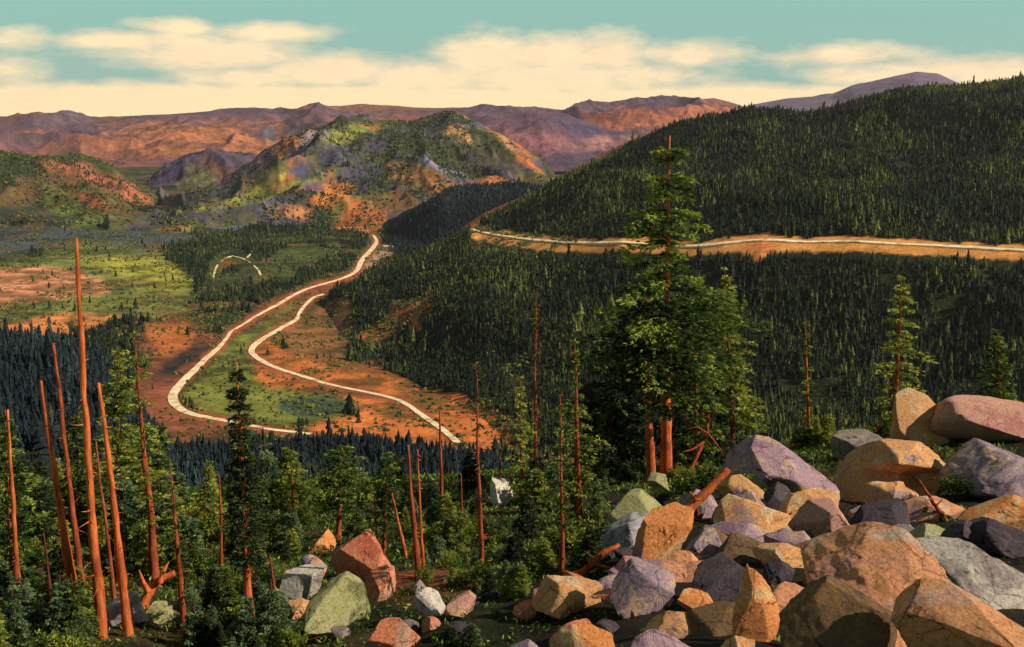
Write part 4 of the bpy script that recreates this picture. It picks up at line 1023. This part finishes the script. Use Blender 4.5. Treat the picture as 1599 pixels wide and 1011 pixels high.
rock([(755, 785), (755, 765), (775, 760), (795, 752), (812, 748), (808, 768), (790, 790), (768, 793)], 'pale', 'white rock alone among the bushes in the middle', 29, 0.8)
rock([(835, 950), (842, 912), (870, 902), (905, 908), (930, 918), (935, 955), (880, 965)], 'tan', 'ribbed tan and pink rock at the bottom centre', 30, 0.8)
rock([(925, 950), (932, 922), (960, 928), (998, 942), (1005, 970), (930, 972)], 'coral', 'coral rock at the bottom, right of the ribbed tan rock', 31, 0.8)
rock([(800, 958), (812, 940), (835, 938), (850, 950), (840, 970)], 'coral', 'small coral rock left of the ribbed tan rock', 32, 0.8)
rock([(650, 955), (655, 928), (675, 920), (692, 930), (694, 960), (670, 968)], 'pale', 'small pale grey rock with dark crevice at the bottom below the twin snags', 33, 0.9)
rock([(698, 958), (705, 930), (725, 924), (742, 940), (740, 965)], 'pink', 'small pink rock at the bottom right of the twin snag roots', 34, 0.9)
rock([(508, 895), (512, 855), (530, 836), (562, 830), (592, 840), (618, 868), (622, 890), (590, 905), (540, 908)], 'coral', 'big rounded coral boulder left of the twin snags', 35, 0.85, 3, 6)
rock([(540, 930), (555, 900), (600, 885), (640, 885), (645, 915), (610, 940), (560, 945)], 'coral', 'flat reddish rock leaning against the front of the big coral boulder', 36, 0.8, 5)
rock([(478, 985), (485, 925), (505, 898), (530, 902), (560, 925), (575, 985)], 'mossy', 'yellow-green lichen rock at the bottom left of the coral boulder', 37, 0.8, 6)
rock([(440, 930), (450, 900), (480, 885), (505, 895), (500, 930), (465, 945)], 'pale', 'pale grey-green rock left of the lichen rock', 38, 0.8)
rock([(480, 905), (490, 878), (508, 870), (512, 895), (500, 915)], 'coral', 'small red rock wedged left of the big coral boulder', 39, 0.8, push=-0.3)
rock([(478, 855), (490, 832), (515, 828), (525, 845), (515, 862), (490, 864)], 'orange', 'orange rock at the foot of the rounded green tree', 40, 0.8)
rock([(160, 965), (175, 935), (200, 928), (225, 945), (225, 975), (180, 980)], 'pale', 'pale grey rock at the bottom between the bare trunks', 41, 0.8)
rock([(225, 968), (240, 940), (265, 940), (280, 960), (265, 978)], 'mossy', 'low grey-green rock at the bottom left beside the red stump', 42, 0.8)
rock([(1490, 832), (1510, 812), (1550, 838), (1600, 848), (1610, 872), (1530, 872)], 'dark', 'dark rock at the right edge above the pale lichen rock', 43, 0.8)
rock([(1235, 870), (1262, 850), (1300, 848), (1320, 860), (1290, 880), (1250, 888)], 'multi', 'small mottled rock behind the crest of the largest boulder', 44, 0.8)
rock([(1105, 800), (1085, 815), (1060, 812), (1068, 785), (1100, 775)], 'grey', 'grey rock behind the grey-violet one, below the yellow-stained rock', 45, 0.8)
# rocks continuing outside the printed edge, at the bottom of the view
k = 46; MORE = True
for (u0, u1, v0, v1, c, lb) in [(575, 650, 965, 1040, 'coral', 'coral rock on the bottom edge under the flat reddish rock'),
                                (770, 850, 1000, 1050, 'violetgrey', 'grey-violet rock on the bottom edge under the small coral rock'), (860, 960, 980, 1050, 'orange', 'orange rock on the bottom edge under the ribbed tan rock'),
                                (985, 1100, 985, 1060, 'purple', 'mauve rock on the bottom edge under the coral rock'), (1100, 1240, 1000, 1070, 'tan', 'tan rock on the bottom edge left of the largest boulder')]:
    rr = np.random.default_rng(k); um, vm = (u0 + u1) / 2, (v0 + v1) / 2
    rock([(um + (u1 - u0) / 2 * math.cos(t) * rr.uniform(0.8, 1.1), vm - (v1 - v0) / 2 * math.sin(t) * rr.uniform(0.8, 1.1)) for t in np.linspace(0, 6.28, 9, endpoint=False)], c, lb, k, 0.8, 5)
    k += 1
WG = 'smaller angular rocks wedged between the big boulders'
rw = np.random.default_rng(4242)
for (u, v) in [(985, 835), (1095, 850), (1150, 868), (1235, 855), (1285, 875), (1030, 950), (1095, 905), (1120, 975), (1010, 905), (1215, 910), (1160, 800), (1085, 790), (1265, 800), (1450, 805), (1560, 745), (905, 935), (1250, 945), (1500, 845), (1375, 810), (600, 925), (470, 955), (1050, 985)]:
    a_, b_ = rw.uniform(38, 68), rw.uniform(20, 36); ph = rw.uniform(0, 6.28); tl = rw.uniform(-0.45, 0.45)
    if u < 960: a_ *= 0.6; b_ *= 0.7
    c_ = ['dark', 'violetgrey', 'salmon', 'brown', 'purple', 'dark', 'tan', 'greyish', 'salmon'][rw.integers(9)]
    pts_ = [(a_ * math.cos(t + ph) * rw.uniform(0.7, 1.15), b_ * math.sin(t + ph) * rw.uniform(0.7, 1.15)) for t in np.linspace(0, 6.28, 7, endpoint=False)]
    rock([(u + p * math.cos(tl) - q * math.sin(tl), v + p * math.sin(tl) + q * math.cos(tl)) for p, q in pts_],
         c_, 'angular slab wedged among the big boulders', k, 0.9, 7, 5, group=WG, push=0.8, name='wedged_rock'); k += 1
# small loose stones filling the gaps of the boulder field
STG = 'small stones lying between the boulders'
protos = []
for s in range(5):
    r = np.random.default_rng(900 + s); V, Fc = ICO[4]
    Q = V * np.array([0.5, 0.42, 0.34])
    for c in range(7):
        nrm = r.normal(size=3); nrm /= np.linalg.norm(nrm); off = np.quantile(Q @ nrm, 0.82); ex = Q @ nrm - off
        Q = Q - np.where(ex > 0, ex * 0.95, 0)[:, None] * nrm
    Q = Q + V * (0.1 * (fbm3(Q, 3.0, s, 4) - 0.5))[:, None]
    for c in ('grey', 'dark', 'coral', 'grey', 'violetgrey')[s % 4:][:2]:
        mb = MB(); mb.add(Q, None, Fc); protos.append(mb.mesh('stone', mat_rock(c, RC[c]), True))
for i in range(44):
    u, v = random.uniform(930, 1590), random.uniform(775, 1000)
    if i > 22: u, v = random.uniform(420, 930), random.uniform(885, 1000)
    g = ground_pt(u, v)
    o = bpy.data.objects.new('stone', protos[i % len(protos)]); COL.objects.link(o)
    s = random.uniform(0.25, 0.85); o.scale = (s * random.uniform(.8, 1.4), s, s * random.uniform(.7, 1.2)); o.location = g + np.array([0, 0, 0.08 * s])
    o.rotation_euler = (random.uniform(-.4, .4), random.uniform(-.4, .4), random.uniform(0, 6.28))
    tag(o, 'small loose stone in a gap between the big boulders' if i <= 22 else 'small loose stone among roots and low plants at the bottom', 'stone', STG if i <= 22 else 'small stones among the roots at the bottom')

# ------------------------------------------------------------------ fallen wood
def wood(name, pts, wid, label, bark, cat, branch=()):
    """pts: picture points lifted onto the ground; a forked weathered log or limb"""
    base = ground_pt(*pts[0]); d = depth_of(base)
    P = np.array([at_depth(u, v, d) for u, v in pts]) - base; P[:, 1] += np.linspace(0, 0.3, len(P))
    mb = MB(); s = d / FPX
    p = np.column_stack([np.interp(np.linspace(0, len(P) - 1, 14), np.arange(len(P)), P[:, i]) for i in range(3)])
    p[1:-1] += rng.normal(0, 0.012, (12, 3)); tube(mb, p, np.linspace(wid[0], wid[1], 14) * s / 2, 7)
    for b in branch:
        q = np.array([at_depth(u, v, d) for u, v in b]) - base
        q = np.column_stack([np.interp(np.linspace(0, len(q) - 1, 8), np.arange(len(q)), q[:, i]) for i in range(3)])
        q[:, 1] += np.linspace(0, rng.uniform(-0.5, 0.5), 8)
        tube(mb, q, np.linspace(wid[1] * 1.2, 1.5, 8) * s / 2, 5)
    o = mb.obj(name, bark, smooth=True, loc=base); tag(o, label, cat)
wood('fallen_branch', [(1075, 742), (1095, 700), (1105, 678), (1108, 650)], (7, 4), 'forked dead red branch propped right of the thick trunks', bark_red, 'branch',
     [[(1105, 678), (1120, 695), (1132, 716)], [(1105, 678), (1090, 668), (1070, 672)], [(1100, 690), (1080, 700), (1062, 702)], [(1108, 650), (1118, 640)], [(1108, 660), (1096, 645)]])
wood('fallen_branch', [(960, 742), (968, 712), (985, 690)], (6, 3), 'thin dead branch leaning in the shade left of the thick trunks', bark_red, 'branch', [[(970, 710), (990, 705), (1002, 700)]])
wood('fallen_log', [(1062, 815), (1085, 790), (1115, 762), (1140, 738)], (20, 11), 'weathered orange log lying up against the purple slab', bark_orange, 'log', [[(1090, 785), (1080, 775)], [(1085, 800), (1098, 810)]])
wood('stump', [(222, 950), (232, 925), (248, 910), (268, 903)], (17, 9), 'bright red broken stump curving over the pale rock', bark_orange, 'stump', [[(232, 925), (222, 905), (217, 890)], [(250, 910), (256, 890), (262, 880)], [(222, 950), (205, 940)]])
wood('fallen_branch', [(895, 905), (925, 885), (945, 868), (968, 860)], (15, 7), 'orange splintered limb left of the tall orange block', bark_orange, 'branch', [[(925, 885), (915, 870)], [(930, 882), (955, 888), (965, 880)]])
wood('tree_roots', [(655, 905), (640, 920), (620, 935), (600, 955)], (12, 4), 'tangle of red roots spreading from the twin snags', bark_red, 'roots',
     [[(655, 900), (675, 915), (700, 912), (735, 905)], [(655, 905), (665, 930), (668, 955)], [(650, 905), (625, 905), (590, 925)], [(660, 900), (690, 900), (725, 893), (750, 895)], [(645, 915), (640, 940), (635, 960)],
      [(655, 900), (700, 925), (715, 935)], [(650, 900), (615, 895), (600, 880)], [(660, 905), (650, 935), (655, 960)]])
wood('fallen_branch', [(1478, 815), (1462, 790), (1450, 770), (1440, 755)], (8, 3), 'reddish dead stick in front of the hollow boulder', bark_red, 'branch', [[(1462, 790), (1475, 780)], [(1455, 778), (1440, 776)]])
wood('fallen_branch', [(62, 890), (100, 878), (140, 872)], (5, 2), 'thin dark branch crossing behind the leaning orange trunk', bark_dark, 'branch', [[(100, 878), (112, 862)]])

# ------------------------------------------------------------------ undergrowth: young firs, bushes, dry shrubs
def shrub_mesh(seed, kind, h, fol):
    r = np.random.default_rng(seed); tr = MB(); cm = MB()
    if kind == 'fir':
        tube(tr, [[0, 0, -0.1], [0, 0, h * 0.5], [0, 0, h * 0.97]], [0.035 * h, 0.022 * h, 0.006 * h], 5)
        nb = 56; fb = np.clip(np.repeat(np.linspace(0.04, 0.96, 11), 6)[:nb] + r.normal(0, .012, nb), 0.02, 0.99); az = np.arange(nb) * 2.4 + r.normal(0, .4, nb)
        R = 0.30 * h * (1 - fb) ** 0.85 * r.uniform(0.6, 1.25, nb) + 0.03 * h
        for k in range(nb):
            d = np.array([math.cos(az[k]), math.sin(az[k]), -0.18]); lat = np.array([-d[1], d[0], 0]); n = 14 + int(22 * (1 - fb[k]))
            s = r.uniform(0.1, 1, n) ** .7; off = r.uniform(-1, 1, n)
            C = np.array([0, 0, fb[k] * h]) + d * (s * R[k])[:, None] + lat * (off * 0.34 * R[k] * (1.1 - .6 * s))[:, None]
            C[:, 2] += r.normal(0, 0.012 * h, n)
            C = np.repeat(C, 4, 0); D_ = d + lat * np.repeat(off, 4)[:, None] * .8 + r.normal(0, .5, (n * 4, 3)) * [1, 1, .5]
            D_ /= np.linalg.norm(D_, axis=1)[:, None]
            tn = np.clip(0.40 + r.uniform(-.18, .2) + np.repeat(r.normal(0, .13, n), 4), 0, 1)
            blades(cm, C, D_, 0.065 * h * r.uniform(.7, 1.3, n * 4), 0.15, tn, r)
            if R[k] > .1 * h: tube(tr, [[0, 0, fb[k] * h], np.array([0, 0, fb[k] * h]) + d * R[k]], [0.008 * h, 0.003 * h], 3, cap=False)
    else:
        for j in range(9 if kind == 'bush' else 14):
            az = r.uniform(0, 6.28); L = h * r.uniform(0.6, 1.05); sp = r.uniform(0.15, 0.75)
            e = np.array([math.cos(az) * L * sp, math.sin(az) * L * sp, L * (1 - 0.45 * sp)])
            m = e * 0.5 + np.array([0, 0, 0.12 * h]); tube(tr, [[0, 0, -0.08], m, e], [0.02 * h, 0.013 * h, 0.004 * h], 4)
            n = 80 if kind == 'bush' else 22
            s = r.uniform(0.25, 1.05, n); C = (1 - s)[:, None]**2 * 0 + (2 * s * (1 - s))[:, None] * m + (s**2)[:, None] * e
            C = C + r.normal(0, 0.11 * h, (n, 3)); C[:, 2] = np.maximum(C[:, 2], 0.02)
            C = np.repeat(C, 5, 0); D_ = r.normal(size=(n * 5, 3)) + [0, 0, .3] + e / h * .6; D_ /= np.linalg.norm(D_, axis=1)[:, None]
            tn = np.clip(0.38 + r.uniform(-.15, .22) + np.repeat(r.normal(0, .15, n), 5), 0, 1)
            blades(cm, C, D_, 0.075 * h * r.uniform(.6, 1.3, n * 5), 0.2, tn, r)
    return tr.mesh('stem', bark_dark, True), cm.mesh('foliage', fol)
KIT = {}
for nm, kind, fols in (('fir', 'fir', (fol_hero, fol_yel, fol_sage, fol_dark, fol_yel, fol_sage)), ('bush', 'bush', (fol_hero, fol_yel, fol_hero, fol_yel)), ('dry', 'dry', (fol_red, fol_red))):
    KIT[nm] = [shrub_mesh(300 + 11 * i + len(nm) * 101, kind, 1.0, f) for i, f in enumerate(fols)]
def shrub(kind, u, v, hpx, label, group=None, var=None, sx=1.0):
    g = ground_pt(u, v)
    if g is None: return
    s = hpx * depth_of(g) / FPX
    name = {'fir': 'young_fir', 'bush': 'bush', 'dry': 'dry_shrub'}[kind]
    root = empty(name, g); root.scale = (s * sx, s * sx, s); root.rotation_euler = (random.uniform(-.06, .06), random.uniform(-.06, .06), random.uniform(0, 6.28))
    tag(root, label, {'fir': 'young fir', 'bush': 'bush', 'dry': 'dry shrub'}[kind], group)
    a, b = KIT[kind][(random.randrange(len(KIT[kind])) if var is None else var)]
    for n_, me in (('stem', a), ('foliage', b)):
        o = bpy.data.objects.new(n_, me); COL.objects.link(o); o.parent = root
# marked ones
shrub('bush', 455, 860, 34, 'yellow-green bush under the small flat-topped tree', var=1, sx=1.3)
shrub('bush', 690, 860, 48, 'bright yellow-green bush right of the twin snags', var=1, sx=1.3)
shrub('bush', 1030, 790, 30, 'rounded green bush at the base of the tallest conifer', var=0, sx=1.2)
shrub('bush', 1500, 780, 40, 'green bush beside the hollow boulder at its right', var=2, sx=1.2)
shrub('dry', 1320, 660, 44, 'rusty red dry shrub rising over the bushes left of the leaning conifer', var=0)
shrub('dry', 1295, 662, 36, 'smaller rusty dry shrub left of the tall rusty one', var=1)
shrub('dry', 1372, 668, 22, 'low rusty dry shrub at the foot of the leaning conifer', var=1)
shrub('fir', 1470, 955, 34, 'tiny dark fir growing in front of the largest boulder', var=3)
shrub('fir', 1510, 965, 42, 'dark fir sprig at the right end of the largest boulder', var=3, sx=1.3)
shrub('fir', 560, 835, 48, 'small round dark fir just above the big coral boulder', var=0, sx=1.3)
shrub('fir', 1450, 675, 30, 'small green fir between the tan dome and the hollow boulder', var=0, sx=1.3)
ZN = [('lower left', -60, 470, 775, 1045, 112, 'young firs and bushes below the bare orange trunks', 'green {} in the thicket below the bare orange trunks', (38, 120)),
      ('middle', 440, 960, 765, 905, 92, 'young firs and bushes in the middle undergrowth', 'green {} in the middle undergrowth between the snags', (26, 84)),
      ('bottom', 290, 960, 895, 1045, 70, 'young firs and bushes at the bottom centre around the small rocks', 'green {} at the bottom centre around the small rocks', (24, 62)),
      ('shade', 915, 1165, 728, 775, 34, 'young firs and bushes under the thick-trunked conifers', 'green {} growing around the foot of the thick-trunked conifers', (22, 46)),
      ('crest', 1130, 1600, 676, 725, 58, 'young firs and bushes along the rocky crest', 'green {} along the crest behind the boulders', (20, 42)),
      ('gaps', 1280, 1600, 735, 870, 18, 'young firs and bushes in gaps between the boulders', 'green {} in a gap between the boulders', (16, 34))]
for zn, u0, u1, v0, v1, n, grp, lab, (h0, h1) in ZN:
    i = 0; tries = 0
    while i < n and tries < 900:
        tries += 1
        u, v = random.uniform(u0, u1), random.uniform(v0, v1)
        kind_ = 'fir' if random.random() < (0.74 if zn != 'crest' else 0.4) else 'bush'
        g = ground_pt(u, v)
        if g is None: continue
        d = depth_of(g)
        hp = random.uniform(h0, h1) * (1.0 if kind_ == 'fir' else 0.55)
        if any(a - 6 < u < c + 6 and (b - 4 < v < e + 4 or (v >= e and v - hp * 0.8 < e and d < dd)) for a, b, c, e, dd in ROCKPX): continue
        kind = kind_
        shrub(kind, u, v, hp, lab.format('young fir' if kind == 'fir' else 'bush'), grp + (' (firs)' if kind == 'fir' else ' (bushes)'), sx=random.uniform(0.9, 1.35) if kind == 'bush' else random.uniform(0.7, 1.15))
        i += 1
# low plants covering the soil
n = 52000
al = rng.uniform(float(ang(-250, 800)[0]), float(ang(1850, 800)[0]), n); rr = np.sqrt(rng.uniform(13**2, 72**2, n))
x, y = rr * np.sin(al), rr * np.cos(al); z = FG.z(x, y); u, v = project(x, y, z)
k = fbm2(x / 2.5, y / 2.5, 207, 4) > 0.36
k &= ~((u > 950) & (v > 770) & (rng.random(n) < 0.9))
x, y, z = x[k], y[k], z[k]; P = np.repeat(np.stack([x, y, z], -1), 6, 0) + rng.normal(0, 0.1, (len(x) * 6, 3)) * [1, 1, .3]
Dn = rng.normal(size=P.shape) * [1, 1, .5] + [0, 0, .7]; Dn /= np.linalg.norm(Dn, axis=1)[:, None]
mb = MB(); blades(mb, P, Dn, rng.uniform(0.5, 1.3, len(P)) * np.repeat(0.045 + 0.0034 * np.hypot(x, y), 6), 0.17, np.clip(np.repeat(rng.beta(2, 3, len(x)), 6) + rng.normal(0, .06, len(P)), 0, 1), rng)
tag(mb.obj('ground_cover', fol_hero), kind='stuff')

# ------------------------------------------------------------------ haze
hz = MB()
X0, X1, Y0, Y1, Z0, Z1 = -13000, 13000, -200, 14500, -420, 520
hz.add([(x, y, z) for z in (Z0, Z1) for y in (Y0, Y1) for x in (X0, X1)], [(0, 2, 3, 1), (4, 5, 7, 6), (0, 1, 5, 4), (2, 6, 7, 3), (0, 4, 6, 2), (1, 3, 7, 5)])
mh = bpy.data.materials.new('haze_air'); mh.use_nodes = True; nt = mh.node_tree
nt.nodes.remove(nt.nodes['Principled BSDF'])
pv = N(nt, 'ShaderNodeVolumePrincipled'); pv.inputs['Color'].default_value = (0.80, 0.68, 0.86, 1); pv.inputs['Density'].default_value = 1.7e-5
pv.inputs['Anisotropy'].default_value = 0.2
nt.links.new(pv.outputs[0], nt.nodes['Material Output'].inputs['Volume'])
tag(hz.obj('haze', mh), kind='stuff')

# ------------------------------------------------------------------ sun, sky with clouds
SUN_AZ, SUN_EL = math.radians(104), math.radians(35)         # azimuth clockwise from the view direction
sd = Vector((math.sin(SUN_AZ) * math.cos(SUN_EL), math.cos(SUN_AZ) * math.cos(SUN_EL), math.sin(SUN_EL)))
li = bpy.data.lights.new('sun', 'SUN'); li.energy = 5.0; li.angle = math.radians(0.5); li.color = (1.0, 0.93, 0.80)
lo = bpy.data.objects.new('sun', li); COL.objects.link(lo); lo.rotation_euler = sd.to_track_quat('Z', 'Y').to_euler(); lo.location = (0, 0, 60)

w = bpy.data.worlds.new('World'); scene.world = w; w.use_nodes = True; nt = w.node_tree
bg = nt.nodes['Background']
sky = N(nt, 'ShaderNodeTexSky', sky_type='NISHITA'); sky.sun_disc = False; sky.sun_elevation = SUN_EL; sky.sun_rotation = SUN_AZ
tc = N(nt, 'ShaderNodeTexCoord'); sx = N(nt, 'ShaderNodeSeparateXYZ'); nt.links.new(tc.outputs['Generated'], sx.inputs[0])
def M(op, a, b=None, c=None, clamp=False):
    n = nt.nodes.new('ShaderNodeMath'); n.operation = op; n.use_clamp = clamp
    for i, q in enumerate((a, b, c)):
        if q is None: continue
        if isinstance(q, bpy.types.NodeSocket): nt.links.new(q, n.inputs[i])
        else: n.inputs[i].default_value = q
    return n.outputs[0]
az = M('ARCTAN2', sx.outputs[0], sx.outputs[1]); el = M('ARCSINE', sx.outputs[2])
mp = N(nt, 'ShaderNodeCombineXYZ'); nt.links.new(M('MULTIPLY', az, 8.0), mp.inputs[0]); nt.links.new(M('MULTIPLY', el, 26.0), mp.inputs[1])
cn = N(nt, 'ShaderNodeTexNoise', Scale=1.0, Detail=8.0, Roughness=0.6, Distortion=0.3); nt.links.new(mp.outputs[0], cn.inputs['Vector'])
mp2 = N(nt, 'ShaderNodeCombineXYZ'); nt.links.new(M('MULTIPLY', az, 30.0), mp2.inputs[0]); nt.links.new(M('MULTIPLY', el, 70.0), mp2.inputs[1])
cn2 = N(nt, 'ShaderNodeTexNoise', Scale=1.0, Detail=6.0, Roughness=0.6); nt.links.new(mp2.outputs[0], cn2.inputs['Vector'])
EL = [(320, 84, 150, 24, 1.0), (430, 52, 90, 15, .9), (210, 66, 100, 15, .9), (280, 42, 70, 12, .7), (250, 90, 120, 10, .6), (520, 112, 110, 26, .95), (760, 92, 75, 34, 1.0), (870, 88, 70, 30, 1.0), (952, 84, 60, 32, 1.0),
      (680, 122, 130, 24, 1.0), (860, 125, 220, 34, 1.0), (1075, 84, 85, 20, .95), (1020, 110, 80, 20, .7), (1330, 88, 120, 15, .85), (1470, 108, 170, 17, .9), (1360, 118, 110, 16, .9), (1560, 120, 120, 20, .9), (30, 60, 60, 16, .6), (-60, 120, 120, 30, .8),
      (380, 122, 120, 20, .8)]
tot = None
for (cu, cv, ru, rv, k_) in EL:
    a0, t0 = ang(cu, cv); e0 = math.atan(float(t0)); a0 = float(a0)
    dx = M('MULTIPLY', M('SUBTRACT', az, a0), FPX / ru); dy = M('MULTIPLY', M('SUBTRACT', el, e0), FPX / rv)
    r2 = M('ADD', M('MULTIPLY', dx, dx), M('MULTIPLY', dy, dy))
    g = M('MULTIPLY', M('EXPONENT', M('MULTIPLY', r2, -0.6)), k_)
    tot = g if tot is None else M('MAXIMUM', tot, g)
# bank of cloud low over the mountains
a0, t0 = ang(800, 138); eh = math.atan(float(t0))
bank = M('MULTIPLY', M('SUBTRACT', eh, el), 55.0)
bank = M('ADD', bank, 0.75, clamp=True)
tot = M('MAXIMUM', tot, bank)
high = M('MULTIPLY', M('SUBTRACT', el, 0.13), 6.0, clamp=True)                # scattered cloud overhead
nz = M('ADD', M('MULTIPLY', M('SUBTRACT', cn.outputs['Fac'], 0.5), 0.95), M('MULTIPLY', M('SUBTRACT', cn2.outputs['Fac'], 0.5), 0.8))
cl = M('ADD', tot, nz)
cl = M('MULTIPLY', M('SUBTRACT', cl, 0.27), 1.75, clamp=True)
tint = mixc(nt, 1.0, sky.outputs['Color'], (0.72, 1.02, 0.74), 'MULTIPLY')
SKYS = 0.1
blue = mixc(nt, 0.78, tint, (0.26 / SKYS, 0.50 / SKYS, 0.45 / SKYS))
zen = M('MULTIPLY', M('SUBTRACT', el, 0.16), 2.2, clamp=True)
blue = mixc(nt, zen, blue, (0.085 / SKYS, 0.11 / SKYS, 0.12 / SKYS))
cream = mixc(nt, cn2.outputs['Fac'], (0.98 / SKYS, 0.70 / SKYS, 0.44 / SKYS), (1.08 / SKYS, 0.90 / SKYS, 0.52 / SKYS))
glow = M('MULTIPLY', M('SUBTRACT', 0.035, el), 24.0, clamp=True)
cream = mixc(nt, glow, cream, (1.06 / SKYS, 0.83 / SKYS, 0.44 / SKYS))
out = mixc(nt, cl, blue, cream)
nt.links.new(out, bg.inputs['Color']); bg.inputs['Strength'].default_value = SKYS

# ------------------------------------------------------------------ camera and view
cam = bpy.data.cameras.new('camera'); co = bpy.data.objects.new('camera', cam); COL.objects.link(co)
co.location = (0, 0, 0); co.rotation_euler = (math.radians(90) - PITCH, 0, 0)
cam.sensor_width = 36; cam.lens = 36 * FPX / W; cam.clip_start = 0.5; cam.clip_end = 40000
scene.camera = co
vs = scene.view_settings; vs.view_transform = 'Standard'; vs.look = 'None'; vs.exposure = 0.15; vs.gamma = 1.0
scene.cycles.volume_bounces = 0; scene.cycles.max_bounces = 5; scene.cycles.diffuse_bounces = 2; scene.cycles.transparent_max_bounces = 8
scene.cycles.use_denoising = True
